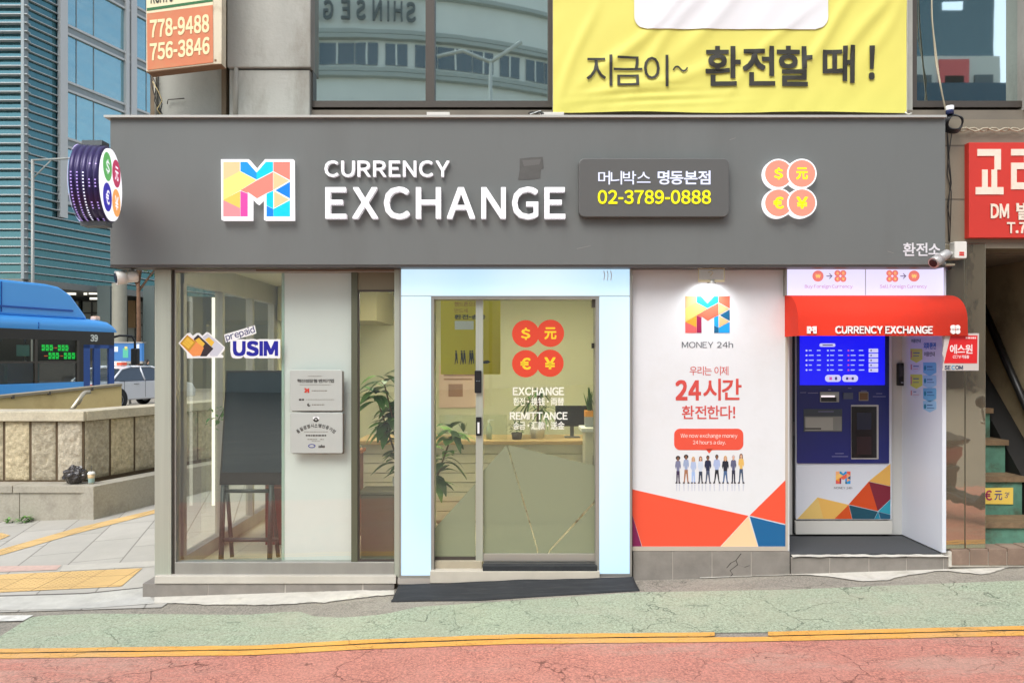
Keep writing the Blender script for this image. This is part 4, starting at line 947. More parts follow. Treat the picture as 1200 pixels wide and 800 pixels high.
camera_unit('grey bullet camera pointing left at the lower right corner of the signboard', S(1103, 302, -.3), (-.8, -.35, -.45), S(1112, 299, -.02), mat('camera_grey', (176, 174, 172), .35, .2))
mb = MB().m(black); mb.raw(*[[S(1112, 313, -.05)+Vector(v)*.028 for v in [(math.cos(a)*math.cos(b), math.sin(a)*math.cos(b), math.sin(b)) for b in [R(x) for x in (-90, -45, 0, 45, 90)] for a in [R(45*k) for k in range(8)]]], [(i*8+k, i*8+(k+1) % 8, i*8+8+(k+1) % 8, i*8+8+k) for i in range(4) for k in range(8)], True]); mb.tube([S(1112, 313, -.05), S(1112, 313, 0)], .012)
tag(mb.build('dome_camera'), 'tiny black dome camera on the pilaster under the alarm box', 'camera')
camera_unit('white box camera under the left end of the signboard', S(150, 324.5, -.1), (-.75, -.6, -.15), S(157, 314, -.05), mat('camera_white', (226, 224, 216), .4), .045, .13)
# clutter along the ledge on top of the signboard
for (a, b, Y, lab) in ((500, 527, -.08, 'short white plastic strip lying on the signboard flashing below the window mullion'), (633.5, 661, -.08, 'short white plastic strip lying on the signboard flashing at the banner corner')):
    mb = MB().m(mat('strip_white', (216, 212, 204), .5)); p = S(a, 0, Y); q = S(b, 0, Y); z = S(0, 135.6, Y).z
    mb.box(p.x, q.x, Y, Y+.035, z, z+.028); tag(mb.build('plastic_strip', bevel=.003), lab, 'strip', 'white strips on the signboard')
mb = MB().m(mat('wire_black', (0, 0, 0)))
for k in range(3):
    mb.tube([S(619+18*t/8, 133+1.5*math.sin(t*1.7+k)-1.2*abs(math.sin(t*2+k)), -.1-.01*k) for t in range(9)], .004, 5)
mb.m(white); mb.tube([S(621, 134, -.12), S(634, 129.8, -.12)], .004, 5)
tag(mb.build('cable'), 'short black and white wire scrap on the flashing left of the banner', 'cable')
# coil and cables at the right end of the signboard
cc = MB().m(mat('coil_black', (26, 26, 28), .4)); c0 = S(1119.5, 143.5, -.12)
for k in range(4): cc.tube([c0+Vector(((.056+.006*k)*math.cos(a), .012*k-.01*math.sin(3*a), (.056+.006*k)*math.sin(a))) for a in [2*math.pi*i/28 for i in range(29)]], .007, 6, caps=False)
tag(cc.build('cable_coil'), 'small black coil of cable hung at the top right end of the signboard', 'cable coil')
cn = MB().m(mat('can_blue', (50, 62, 110), .4)); p = S(1113, 134, -.11); cn.lathe(p, [(.0, 0), (.028, 0), (.028, .055), (.0, .055)], n=16); cn.m(white).lathe(p, [(.029, .03), (.029, .062), (0, .062)], n=16)
tag(cn.build('paper_cup'), 'small blue and white cup above the black cable coil', 'cup')
cb = MB().m(mat('wire_black', (0, 0, 0)))
for i, pts in enumerate(([(1110, 148), (1111, 190), (1114, 210), (1111, 250), (1112, 283)], [(1108.5, 140), (1112, 175), (1110, 205), (1115, 225), (1113, 284)], [(1116, 152), (1112, 180), (1115, 215), (1110, 240), (1114, 262)])):
    cb.tube([S(a, b, -.012-.006*i) for a, b in pts], .0035, 5)
tag(cb.build('cable'), 'thin black cables drooping down the beige wall right of the signboard', 'cable')
cb = MB().m(mat('wire_pale', (196, 186, 160), .6))
cb.tube([S(1091, -80, .0), S(1092, 20, .02), S(1097, 75, .02), S(1104, 110, .0), S(1109, 133, -.05)], .006, 6); cb.tube([S(1088, -80, .01), S(1093, 30, .0), S(1100, 85, .02), S(1108, 131, -.05)], .004, 6)
tag(cb.build('cable'), 'pale hanging wires in front of the far right upstairs window', 'cable')
cb = MB().m(mat('rope_pale', (176, 166, 144), .7))
for k in range(2): cb.tube([S(1122+i*5, 152+2.2*math.sin(i*1.3+k*2.4), -.03-.01*k) for i in range(18)], .006, 6)
tag(cb.build('cable'), 'twisted pale wire running above the red building sign', 'cable')

# round LED blade sign
rl = thing('round_sign', 'round projecting sign with purple LED rim and white face left of the signboard', 'sign', tuple(S(118, 262, -.2)))
nrm = Vector((.978, .21, 0)); ee = Vector((-.21, .978, 0)); C0 = S(129.0, 217, -.60); rr = .262
def dfn(a, b, d): return C0+ee*a+Vector((0, 0, 1))*(-b)+nrm*d
def ring(mb, r0, r1, d0, d1, n=48, smooth=True):
    a = [dfn(r0*math.cos(2*math.pi*k/n), r0*math.sin(2*math.pi*k/n), d0) for k in range(n)]; b = [dfn(r1*math.cos(2*math.pi*k/n), r1*math.sin(2*math.pi*k/n), d1) for k in range(n)]
    mb.raw(a+b, [(k, (k+1) % n, n+(k+1) % n, n+k) for k in range(n)], smooth)
dr = mat('drum_purple', (44, 30, 84), .3, .2)
mb = MB().m(dr)
T = .185; nr = 5
for i in range(nr):
    d0 = -T*i/nr; d1 = -T*(i+1)/nr; dm = (d0+d1)/2
    ring(mb, rr-.006, rr+.004, d0, d0-.006); ring(mb, rr+.004, rr+.004, d0-.006, d1+.006); ring(mb, rr+.004, rr-.006, d1+.006, d1)
mb.prism(dfn, circle(0, 0, rr-.006, 48), -T, -.001); mb.build('drum', rl)
mb = MB(); lp1 = glow('led_lilac', (200, 170, 255), 1.0); lp2 = glow('led_white', (235, 235, 255), 1.4); off_ = mat('led_off', (120, 110, 150), .4)
for i in range(nr):
    dm = -T*(i+.5)/nr
    for k in range(76):
        a = 2*math.pi*k/76
        on = (math.sin(a) > -.15) if i > 1 else ((k % 7 < 3) and math.sin(a) > -.35)
        if not on: continue
        mb.m(lp2 if i == 2 else lp1)
        c = dfn((rr+.005)*math.cos(a), (rr+.005)*math.sin(a), dm); t_ = (dfn(-math.sin(a), math.cos(a), 0)-dfn(0, 0, 0))*.0042; u_ = nrm*.0048; o_ = (dfn(math.cos(a), math.sin(a), 0)-dfn(0, 0, 0))*.001
        mb.face([c-t_-u_+o_, c+t_-u_+o_, c+t_+u_+o_, c-t_+u_+o_])
mb.build('led_lights', rl)['kind'] = 'stuff'
mb = MB().m(glow('disc_lit', (250, 250, 255), 1.0)); mb.prism(dfn, circle(0, 0, rr-.012, 48), 0, .012); fc = mb.build('face', rl)
mb = MB().m(glow('rim_lilac', (215, 200, 255), 1.1)); ring(mb, rr+.006, rr-.006, -T, -T-.006); mb.build('rim', rl)
for (a, b, s_, c_) in ((-.105, -.105, '$', (95, 175, 95)), (.105, -.105, '元', (190, 55, 95)), (-.105, .105, '€', (50, 40, 170)), (.105, .105, '¥', (245, 170, 95))):
    mb = MB().m(glow('disc_coin_'+str(c_[0]), c_, .9)); mb.prism(dfn, circle(a, b, .098, 28), .012, .014); mb.m(glow('disc_mark', (245, 240, 250), 1)); text(mb, s_, dfn, (a-.04, b-.05, a+.04, b+.05), d1=.016, d0=.0145, bold=.02); mb.build('coin', fc)
mb = MB().m(mat('bracket_grey', (96, 102, 104), .5, .3)); c = C0-nrm*T*.5
mb.obox(c+Vector((-.07, -.05, rr-.0)), (.14, 0, 0), (0, .1, 0), (0, 0, .035)); mb.obox(c+Vector((-.08, -.05, -rr-.035)), (.17, 0, 0), (0, .1, 0), (0, 0, .035)); mb.tube([c+Vector((-.10, .1, 0)), c+Vector((-.10, .50, 0))], .025); mb.build('bracket', rl)

# cash machine
am = thing('cash_machine', 'built-in currency machine with a bright blue screen and a colourful triangle print under the awning', 'cash machine', tuple(S(988, 610, .55)))
Ya = .56; fn = front(Ya)
bw = mat('machine_white', (214, 218, 226), .35, var=.01)
mb = MB().m(bw); mb.prism(fn, rrect(933, 380, 1045, 608.5, 1), -.3, 0); mb.build('body', am, bevel=.004)
mb = MB().m(mat('machine_kick', (206, 204, 196), .4)); mb.prism(fn, rrect(932.5, 610, 1045.5, 625.5, 1), -.3, -.0); mb.build('base', am)
mb = MB().m(mat('machine_navy', (10, 24, 104), .4, coat=.15)); mb.prism(fn, rrect(933.5, 382, 1041.2, 542.5, 1), .0, .012); nv = mb.build('fascia', am)
# sloping reflective lower zone is left to real reflections
mb = MB().m(glow('screen_blue', (22, 22, 245), .92)); mb.prism(fn, [(936.5, 384), (1036, 384), (1036, 451), (936.5, 451)], .012, .015); scn = mb.build('screen', am)
mb = MB(); ui = glow('screen_ui', (175, 195, 250), .9); uw = glow('screen_pale', (205, 205, 250), .9); up = glow('screen_pink', (215, 90, 190), .8)
def bar(m, a, b, c, e_, d=.0165): mb.m(m).prism(fn, [(a, b), (c, b), (c, e_), (a, e_)], .015, d)
mb.m(uw).prism(fn, rrect(959.5, 402.3, 978, 406.3, 1.9), .015, .0165); bar(glow('screen_ink', (60, 60, 150), .5), 963, 403.7, 975, 404.9, .017)
for i in range(5):
    y = 408.6+i*5.7
    mb.m(uw).prism(fn, rrect(1017, y-.2, 1028, y+4.4, .5), .015, .0165); bar(glow('screen_ink', (0, 0, 0)), 1019, y+1.2, 1020.5, y+3, .017)
    for j, x in enumerate((943.5, 968.5, 992.5)):
        mb.m((uw, ui, up)[j]).prism(fn, circle(x+.8, y+2, 1.1, 10), .015, .0165)
        l = random.uniform(3, 6); bar(ui, x+3.5, y+1.3, x+3.5+l, y+2.5); l = random.uniform(4, 6.5); bar(ui, x+13, y+1.3, x+13+l, y+2.5)
for x in (966, 986): mb.m(uw).prism(fn, rrect(x, 439, x+18.5, 447.2, 3.8), .015, .0165)
bar(up, 971, 441.5, 974, 445, .017); bar(glow('screen_ink', (0, 0, 0)), 977.5, 441.5, 980, 445, .017); bar(glow('screen_ink', (0, 0, 0)), 990.5, 441.8, 993, 444.8, .017); bar(up, 993.5, 442.8, 996.5, 443.8, .017); bar(glow('screen_ink', (0, 0, 0)), 997, 441.8, 999.5, 444.8, .017)
mb.build('screen_menu', scn)
mb = MB().m(mat('slot_steel', (150, 150, 146), .35, .5)); mb.prism(fn, [(960, 459), (982, 459), (982, 470.8), (960, 470.8)], .012, .022); mb.m(black).prism(fn, [(961, 465), (979, 465), (979, 470), (961, 470)], .022, .0226); mb.m(glow('slot_light', (250, 236, 240), 1)).prism(fn, [(961, 463), (977, 463), (977, 465), (961, 465)], .0226, .0235); mb.build('card_slot', am)
mb = MB().m(mat('reader_grey', (74, 82, 104), .4)); mb.prism(fn, [(987, 460), (998.5, 460), (998.5, 467.3), (987, 467.3)], .012, .02); mb.build('reader', am)
mb = MB().m(mat('reader_rim', (150, 144, 130), .4)); mb.prism(fn, [(1005.5, 459), (1016.5, 459), (1016.5, 469.2), (1005.5, 469.2)], .012, .018); mb.m(mat('reader_brown', (104, 74, 44), .4)); mb.prism(fn, [(1006.3, 460), (1015.6, 460), (1015.6, 468.3), (1006.3, 468.3)], .018, .022); mb.build('reader', am)
mb = MB().m(mat('tray_dark', (58, 66, 74), .4)); mb.prism(fn, [(941, 479), (986, 479), (986, 505.5), (941, 505.5)], .012, .016); mb.m(mat('tray_grey', (128, 130, 124), .4)); mb.prism(fn, [(941.8, 487.5), (985.2, 487.5), (985.2, 504.5), (941.8, 504.5)], .016, .02); mb.m(mat('tray_steel', (160, 160, 152), .35, .4)); mb.prism(fn, [(943, 489), (975, 489), (975, 503.5), (943, 503.5)], .02, .0206); mb.m(black).prism(fn, [(942, 501), (961, 501), (961, 502.5), (942, 502.5)], .0206, .024); mb.build('cash_tray', am)
mb = MB().m(mat('hatch_rim', (176, 174, 170), .35, .4)); mb.prism(fn, rrect(996.5, 474, 1028.5, 537.5, .8), .012, .016); mb.m(mat('hatch_black', (20, 18, 20), .2)); mb.prism(fn, [(996.8, 476), (1026.2, 476), (1026.2, 536), (996.8, 536)], .016, .018); mb.m(mat('hatch_bay', (40, 20, 24), .3)); mb.prism(fn, [(1003, 511), (1020, 511), (1020, 532), (1003, 532)], .018, .0185); mb.m(mat('hatch_glass', (36, 40, 58), .2)); mb.prism(fn, [(1003, 483), (1020, 483), (1020, 503), (1003, 503)], .018, .0185); mb.build('note_hatch', am)
mb = MB().m(mat('machine_label', (120, 120, 160), .5))
for (a, b, y) in ((937, 944, 459.3), (946, 958, 459.8), (970, 973, 456), (993, 997, 454.3), (1008, 1015, 457.3), (1026, 1033, 460.5), (1022, 1037, 464), (958, 976, 481.5), (978, 988, 530.5), (974, 993, 534)): mb.prism(fn, [(a, y), (b, y), (b, y+.8), (a, y+.8)], .012, .0135 if y < 478 or y > 510 else .0175)
mb.build('fine_print', am)
L = MB(); PB = dict(PAL_PRINT); logo(L, fn, (979.3, 552, 996.5, 566.5), False, .003); L.build('logo', am)
words(am, 'lettering', [('MONEY 24h', (977.3, 569.8, 998.5, 572.6), .0, 1.2)], fn, mat('machine_text', (86, 84, 92), .5), .002)
mb = MB()
def cvm(x, y): return (920+x/5, 460+y/5)
for c_, pts in (((222, 188, 110), [(72, 738), (190, 612), (225, 738)]), ((226, 178, 92), [(190, 612), (372, 655), (288, 738), (225, 738)]), ((206, 78, 26), [(372, 655), (392, 738), (288, 738)]), ((205, 72, 20), [(372, 653), (490, 520), (543, 692)]), ((120, 24, 44), [(490, 520), (617, 548), (617, 622), (543, 692)]), ((222, 172, 84), [(490, 518), (617, 415), (617, 546)]), ((16, 74, 92), [(374, 657), (543, 695), (522, 738), (394, 738)]), ((40, 150, 172), [(545, 695), (617, 625), (617, 712)]), ((26, 132, 158), [(545, 697), (557, 738), (524, 738)]), ((18, 84, 112), [(547, 697), (617, 714), (617, 738), (559, 738)])):
    mb.m(mat('machine_print_%d_%d' % (c_[0], c_[1]), c_, .4)).prism(fn, [cvm(*p) for p in pts], 0, .002)
mb.build('geometric_print', am)
mb = MB().m(black); mb.prism(front(.6), rrect(928.5, 380, 932, 625, .5), -.1, .01); mb.m(mat('hinge_grey', (80, 80, 80), .5)); mb.prism(front(.6), [(929, 494), (930.5, 494), (930.5, 510), (929, 510)], .01, .016); mb.build('side_gap', am)
# black reader on the back wall
er = thing('entry_reader', 'slim black entry reader on the wall between the machine and the white side wall', 'card reader', tuple(S(1054, 452, .58)))
mb = MB().m(black); mb.prism(front(.6), rrect(1050.3, 425.3, 1058.8, 451.5, 1.2), -.0, .035); mb.build('case', er, bevel=.003)
mb = MB().m(mat('reader_shine', (56, 56, 60), .15)); mb.prism(front(.6), [(1052, 428), (1057, 428), (1057, 440), (1052, 440)], .035, .036); mb.m(glow('reader_led', (120, 120, 130), .4)).prism(front(.6), [(1053.5, 447.5), (1056.5, 447.5), (1056.5, 448.6), (1053.5, 448.6)], .035, .0358); mb.build('keypad', er)
# stickers on the recess side wall (drawn in the wall's own plane: a = distance from the front edge, b = height)
wx = rX-.03
def wfn(px, py, d):
    D = FPX*wx/(px-CX); return Vector((wx-d, D-CAMD, EYE-(py-HY)*D/FPX))
def wst(lab, pts, m, details, name='sticker', gr='stickers on the white side wall of the machine recess'):
    mb = MB().m(m); mb.prism(wfn, pts, 0, .0015); t = thing(name, lab, 'sticker', tuple(wfn(pts[0][0], pts[0][1], 0)), gr); 
    OFFt = OFF[t.name]; mb.build('backing', t)
    mb = MB()
    for (mm, q) in details: mb.m(mm).prism(wfn, q, .0015, .0022)
    mb.build('print', t)
def rc(a, b, c, e_): return [(a, b), (c, b), (c, e_), (a, e_)]
sty, stb, stw, stl = mat('st_yellow', (214, 220, 92), .5), mat('st_blue', (120, 186, 226), .5), mat('st_white', (214, 218, 226), .5), mat('st_lightblue', (160, 205, 236), .5)
pk, nvy, tl = mat('st_pink', (206, 140, 140), .5), mat('st_navy', (50, 96, 150), .5), mat('st_teal', (30, 130, 160), .5)
def shield(a, b, c, e_): return [(a, b), (c-1, b), (c, b+1.5), (c, e_-4), ((a+c)/2, e_), (a, e_-4)]
wst('yellow shield sticker with a pink bar, upper one in the left column', shield(1067, 408.5, 1081, 425), sty, [(pk, rc(1067.5, 411, 1069, 419)), (nvy, rc(1070.5, 413, 1078, 414)), (nvy, rc(1070.5, 416.5, 1077, 417.2))])
wst('white sticker between the two yellow shields', shield(1067, 426, 1079, 437), stw, [(pk, rc(1067.5, 427, 1069, 433)), (nvy, rc(1070.5, 428.5, 1077, 429.6)), (pk, rc(1070.5, 431.8, 1076, 432.4))])
wst('yellow shield sticker with a pink bar, lower one in the left column', shield(1067, 438.5, 1081, 455.5), sty, [(pk, rc(1067.5, 441, 1069, 450)), (nvy, rc(1070.5, 443, 1077, 444.2)), (nvy, rc(1070.5, 447.5, 1077, 448.2))])
wst('small white sticker at the foot of the left column', shield(1067, 456, 1079, 466.5), stw, [(pk, rc(1067.5, 457.5, 1069, 463)), (nvy, rc(1070.5, 458.5, 1074, 459.4)), (pk, rc(1070.5, 462, 1077, 462.6))])
for i, (y0, y1, lab) in enumerate(((424.5, 440.5, 'top blue shield sticker in the right column'), (439.5, 455.5, 'second blue shield sticker, paler, in the right column'), (454.5, 471, 'third blue shield sticker in the right column'), (469.5, 483, 'lowest blue sticker in the right column'))):
    wst(lab, shield(1082, y0, 1097.3, y1), stb if i % 2 == 0 else stl, [(tl, circle(1084.3, y0+6.5, 1.3, 10, 3)), (nvy, rc(1086.5, y0+4.5, 1093, y0+5.6)), (nvy, rc(1086.5, y0+8, 1095, y0+8.7))])
def wwords(lab, items, m):
    t = thing('lettering_sticker', lab, 'sticker', tuple(wfn(1085, 420, 0))); mb = MB().m(m)
    for (s_, r_, b_) in items: text(mb, s_, wfn, r_, d1=.0015, bold=b_)
    mb.build('lettering', t)
wwords('teal Korean lettering cut from film at the top of the left sticker column', [('이용안내', (1068, 397, 1079, 401.5), .02)], mat('st_green_text', (60, 110, 110), .5))
wwords('blue Korean lettering cut from film above the right sticker column', [('외화환전', (1082.5, 401, 1097, 409), .03)], mat('st_blue_text', (50, 120, 200), .5))
wwords('small grey Korean lettering just above the top blue shield sticker', [('이용안내', (1083, 412, 1095.5, 417.5), .02)], mat('st_grey_text', (96, 100, 116), .5))
# yellow note poster on the stair riser
ns = thing('notice', 'small yellow card with euro and yuan signs and 3F on the green stair riser', 'notice', tuple(S(1170, 590, .36)))
Yn = .395; fn = front(Yn)
mb = MB().m(mat('notice_yellow', (238, 206, 96), .5)); mb.prism(fn, [(1150, 571.5), (1187, 571), (1186.8, 590.5), (1150, 590)], .0, .004); mb.build('card', ns)
words(ns, 'euro_mark', [('€', (1153.5, 574, 1162, 586), .02)], fn, mat('notice_magenta', (160, 40, 90), .5), .006)
words(ns, 'lettering', [('元', (1165, 574.5, 1174, 585.5), .01), ('3', (1177, 576.5, 1180.5, 583), .0), ('F', (1181, 576.5, 1183, 580), .0)], fn, mat('notice_indigo', (70, 56, 130), .5), .006)
# ================================================================== MATS, INTERIOR, STREET THINGS
rub = mat('rubber_mat', (44, 46, 48), .85, var=.18, vscale=9, dirt=(74, 74, 74), dirt_amt=.5, dscale=14, stretch=(.4, 3, 1))
# long black mat in front of the door, following step and street
dm = MB().m(rub); P = []; top = dens([(467, 684.5), (505, 683.5), (560, 681), (600, 679), (700, 677), (742, 675)], 60); bot = dens([(458.5, 705), (500, 704), (560, 703.5), (620, 699.5), (680, 696), (749.5, 692)], 60)
def mpt(px, py, f):
    a = S(px, py, -.10) if f == 0 else None
    return a
rows = 9
for j in range(rows+1):
    f = j/rows; P.append([])
    for i in range(61):
        xt, yt = top[i]; xb, yb = bot[i]
        A_ = S(xt, yt, -.115); gx, gy = GP(xb, yb); B_ = Vector((gx, gy, G(gx, gy)+.012))
        p = A_.lerp(B_, f); p.z = A_.z+(B_.z-A_.z)*min(1, f*1.15)**.75+.004*noise.noise(Vector((p.x*5, f*4, 0)))
        P[-1].append(p)
dm.grid(P)
fr_ = P[-1]; dm.grid([fr_, [p+Vector((0, -.004, -.014)) for p in fr_]])
o = dm.build('door_mat'); md = o.modifiers.new('thick', 'SOLIDIFY'); md.thickness = .010; md.offset = -1
tag(o, 'long black rubber mat sagging over the step in front of the door', 'mat')
mb = MB().m(rub); p, q = S(566, 0, -.04), S(699, 0, -.04); mb.box(p.x, q.x, -.095, -.02, S(0, 669, -.095).z-.0, S(0, 669, -.095).z+.022+.02); tag(mb.build('threshold_mat', bevel=.004), 'narrow black mat on the door threshold under the glass leaf', 'mat')

# ---- inside the shop
cab = thing('counter', 'pale wooden counter with horizontal grooves seen through the entrance glass', 'counter', (-.3, 1.9, 0))
cwood = mat('counter_wood', (214, 208, 188), .5, var=.06, vscale=2, stretch=(1, 1, 8))
mb = MB().m(cwood)
for k in range(8): mb.box(-1.55, 1.05, 1.90, 1.93, .04+k*.098, .04+k*.098+.09)
mb.m(mat('counter_core', (176, 168, 142), .6)); mb.box(-1.54, 1.04, 1.93, 2.3, 0, .82); mb.build('front', cab)
mb = MB().m(mat('counter_top_wood', (186, 158, 112), .45, var=.08, vscale=2)); mb.box(-1.6, 1.1, 1.85, 2.5, .82, .86); mb.build('top', cab, bevel=.004)
mb = MB().m(glassmat('counter_glass', (.85, .9, .85), .06)); mb.box(-.75, -.05, 1.95, 1.96, .86, 1.12); mb.build('glass_guard', cab)
yp = thing('poster', 'yellow paper poster with small dark figures hanging inside behind the entrance', 'poster', tuple(S(552, 438, .8)))
Y5 = .75; fn = front(Y5)
mb = MB().m(mat('poster_inner_yellow', (226, 206, 30), .6)); p, q = S(516.5, 350, Y5), S(586.5, 438.5, Y5); mb.box(p.x, q.x, Y5, Y5+.006, q.z, p.z+.12); mb.build('sheet', yp)
words(yp, 'lettering', [('핸드폰으로', (532.5, 353.5, 560, 359), .01), ('만드세', (532.5, 361.5, 548, 366.5), .0)], fn, mat('ochre_ink', (176, 104, 30), .6), .003)
words(yp, 'lettering', [('환전·송금', (532.5, 368.5, 569, 374), .03)], fn, dk, .003)
mb = MB().m(white); mb.prism(fn, rc(533, 376, 555, 386), 0, .002); mb.m(black)
for x in (534.5, 541, 544, 551, 553.5):
    mb.prism(fn, circle(x, 411.5, 1.1, 8), 0, .002); mb.prism(fn, [(x-1, 413), (x+1.2, 413), (x+1.6, 419), (x+2, 426), (x+1.2, 426), (x+.2, 420), (x-1, 427), (x-1.7, 426.5), (x-.9, 419)], 0, .002)
mb.prism(fn, [(564, 423), (572, 422), (575, 424), (571, 426), (564, 426)], 0, .002)
mb.build('printed_figures', yp)
mb = MB().m(mat('poster_thread', (120, 110, 90), .6)); mb.tube([(p.x+.05, Y5, p.z+.12), (p.x+.05, Y5, 2.5)], .003, 5); mb.tube([(q.x-.05, Y5, p.z+.12), (q.x-.05, Y5, 2.5)], .003, 5); mb.build('hanging_cord', yp)
# plants
leafm = [mat('leaf_dark', (46, 88, 38), .45, var=.25, vscale=6), mat('leaf_mid', (70, 122, 48), .45, var=.2, vscale=6), mat('leaf_pale', (104, 150, 72), .45, var=.2, vscale=6)]
def leaf(mb, base, dirv, L_, W_, m, droop=.35, nseg=5):
    d_ = Vector(dirv).normalized(); sidev = d_.cross(Vector((0, 0, 1))); sidev = sidev.normalized() if sidev.length > .01 else Vector((1, 0, 0)); up = sidev.cross(d_)
    c = []; 
    for i in range(nseg+1):
        t = i/nseg; p = Vector(base)+d_*L_*t-Vector((0, 0, 1))*droop*L_*t*t; wdt = W_*math.sin(math.pi*min(.98, t*.9+.08))**.8
        c.append([p-sidev*wdt+up*.12*wdt, p, p+sidev*wdt+up*.12*wdt])
    mb.m(m).grid(c, True)
def pot(parent, base, r, h, m, name='pot'):
    mb = MB().m(m); mb.lathe(base, [(0, 0), (r*.78, 0), (r, h), (r*.9, h), (r*.86, h-.03), (0, h-.03)], n=28); mb.build(name, parent)
bp = Vector((-.93, 1.0, 0))
pt = thing('fig_plant', 'broad-leaved fig plant in a tall white pot just inside left of the entrance', 'plant', tuple(bp))
pot(pt, bp, .16, .62, mat('pot_white', (222, 222, 214), .35))
mb = MB().m(mat('stem_brown', (98, 78, 52), .7)); tips = []
for k in range(5):
    a = random.uniform(0, 6.3) if k else 0; e_ = bp+Vector((.26*math.cos(a)+(.12 if k < 3 else -.1), .15*math.sin(a), 1.0+.12*k)); m_ = bp.lerp(e_, .5)+Vector((.04, .03, .08)); mb.tube([bp+Vector((0, 0, .55)), m_, e_], .014, 6, .007); tips += [m_, e_, m_.lerp(e_, .5)]
mb.build('stem', pt)
mb = MB()
for t_ in tips:
    for k in range(12):
        a = random.uniform(0, 6.28); leaf(mb, t_+Vector((0, 0, random.uniform(-.05, .08))), (math.cos(a), math.sin(a)*.7, random.uniform(-.1, .8)), random.uniform(.15, .26), random.uniform(.035, .06), random.choice(leafm), random.uniform(.2, .9))
mb.build('foliage', pt)
bp = Vector((.27, 2.15, .86))
pt = thing('palm_plant', 'dark spiky palm in a white pot on the counter behind the glass door', 'plant', tuple(bp))
pot(pt, bp, .09, .16, mat('pot_white', (0, 0, 0)))
mb = MB().m(mat('stem_brown', (0, 0, 0))); mb.tube([bp+Vector((0, 0, .1)), bp+Vector((.01, 0, .45))], .012, 6); mb.tube([bp+Vector((.02, 0, .1)), bp+Vector((.05, 0, .3))], .01, 6); mb.build('stem', pt)
mb = MB()
for (c, n_) in ((bp+Vector((.01, 0, .48)), 46), (bp+Vector((.05, 0, .30)), 30), (bp+Vector((-.08, 0, .38)), 20)):
    for k in range(n_):
        a = random.uniform(0, 6.28); leaf(mb, c, (math.cos(a), math.sin(a), random.uniform(-.4, 1)), random.uniform(.16, .3), .008, random.choice(leafm[:2]), .5, 4)
mb.build('foliage', pt)
bp = Vector((.05, 2.0, .86))
pt = thing('bushy_plant', 'small dark bushy plant on the counter left of the palm', 'plant', tuple(bp)); pot(pt, bp, .06, .07, mat('pot_dark', (70, 66, 60), .5))
mb = MB()
for k in range(160):
    a = random.uniform(0, 6.28); b = random.uniform(-.3, 1.4); r_ = random.uniform(.03, .10); c = bp+Vector((r_*math.cos(a)*math.cos(b), r_*math.sin(a)*math.cos(b), .11+r_*math.sin(b)))
    leaf(mb, c, (math.cos(a), math.sin(a), b), .03, .009, leafm[0], .2, 2)
mb.build('foliage', pt)
bp = Vector((.80, 1.7, 1.02))
ct = thing('side_cabinet', 'low cream cabinet inside the shop at the right edge of the glass door', 'cabinet', (.9, 1.7, 0)); mb = MB().m(mat('cabinet_cream', (206, 202, 184), .5)); mb.box(.72, 1.5, 1.55, 1.84, 0, .98); mb.build('body', ct, bevel=.004); mb = MB().m(white); mb.box(.68, 1.5, 1.5, 1.84, .982, 1.02); mb.build('top', ct, bevel=.003); mb = MB().m(black); mb.tube([(.80, 1.545, .6), (.80, 1.545, .75)], .006, 6); mb.build('handle', ct)
pt = thing('snake_plant', 'upright snake plant in an orange and grey box on the cream cabinet', 'plant', tuple(bp))
mb = MB().m(mat('box_grey', (150, 156, 160), .5)); mb.box(bp.x-.07, bp.x+.07, bp.y-.06, bp.y+.06, bp.z+.0, bp.z+.10); mb.m(mat('box_orange', (222, 150, 50), .5)); mb.box(bp.x-.071, bp.x+.071, bp.y-.062, bp.y+.062, bp.z+.10, bp.z+.16); mb.build('planter', pt)
mb = MB()
for k in range(16):
    x = bp.x+random.uniform(-.05, .05); y = bp.y+random.uniform(-.04, .04); leaf(mb, (x, y, bp.z+.14), (random.uniform(-.25, .25), random.uniform(-.2, .2), 1), random.uniform(.16, .27), .014, random.choice(leafm[:2]), 0, 4)
mb.build('foliage', pt)
# small things on and around the counter
def small(name, lab, cat, loc, parts):
    t = thing(name, lab, cat, loc)
    for nm_, mb_ in parts: mb_.build(nm_, t)
x, y, z = .0, 2.1, .86
bt = MB().m(mat('bottle_clear', (196, 206, 190), .2)); bt.lathe((-.24, 2.02, .861), [(0, 0), (.03, 0), (.03, .12), (.012, .15), (.012, .17), (0, .17)], n=14)
bp_ = MB().m(mat('pump_white', (226, 226, 220), .4)); bp_.lathe((-.24, 2.02, 1.03), [(.014, 0), (.014, .03), (0, .03)], n=10); bp_.box(-.245, -.19, 2.014, 2.026, 1.055, 1.065)
small('pump_bottle', 'clear pump bottle standing on the counter right of the door stile', 'bottle', (-.24, 2.02, .86), [('bottle', bt), ('pump', bp_)])
pt = thing('small_pot_plant', 'tiny pot plant on the counter behind the fixed glass leaf', 'plant', (-.50, 2.0, .86)); mb = MB().m(mat('pot_white', (0, 0, 0))); mb.box(-.545, -.465, 1.96, 2.04, .861, .94); mb.m(black).box(-.52, -.49, 1.957, 1.959, .89, .92); mb.build('pot', pt)
mb = MB()
for k in range(14): leaf(mb, (-.505, 2.0, .93), (random.uniform(-.6, .6), random.uniform(-.4, .4), 1), random.uniform(.08, .15), .012, leafm[0], .1, 3)
mb.build('foliage', pt)
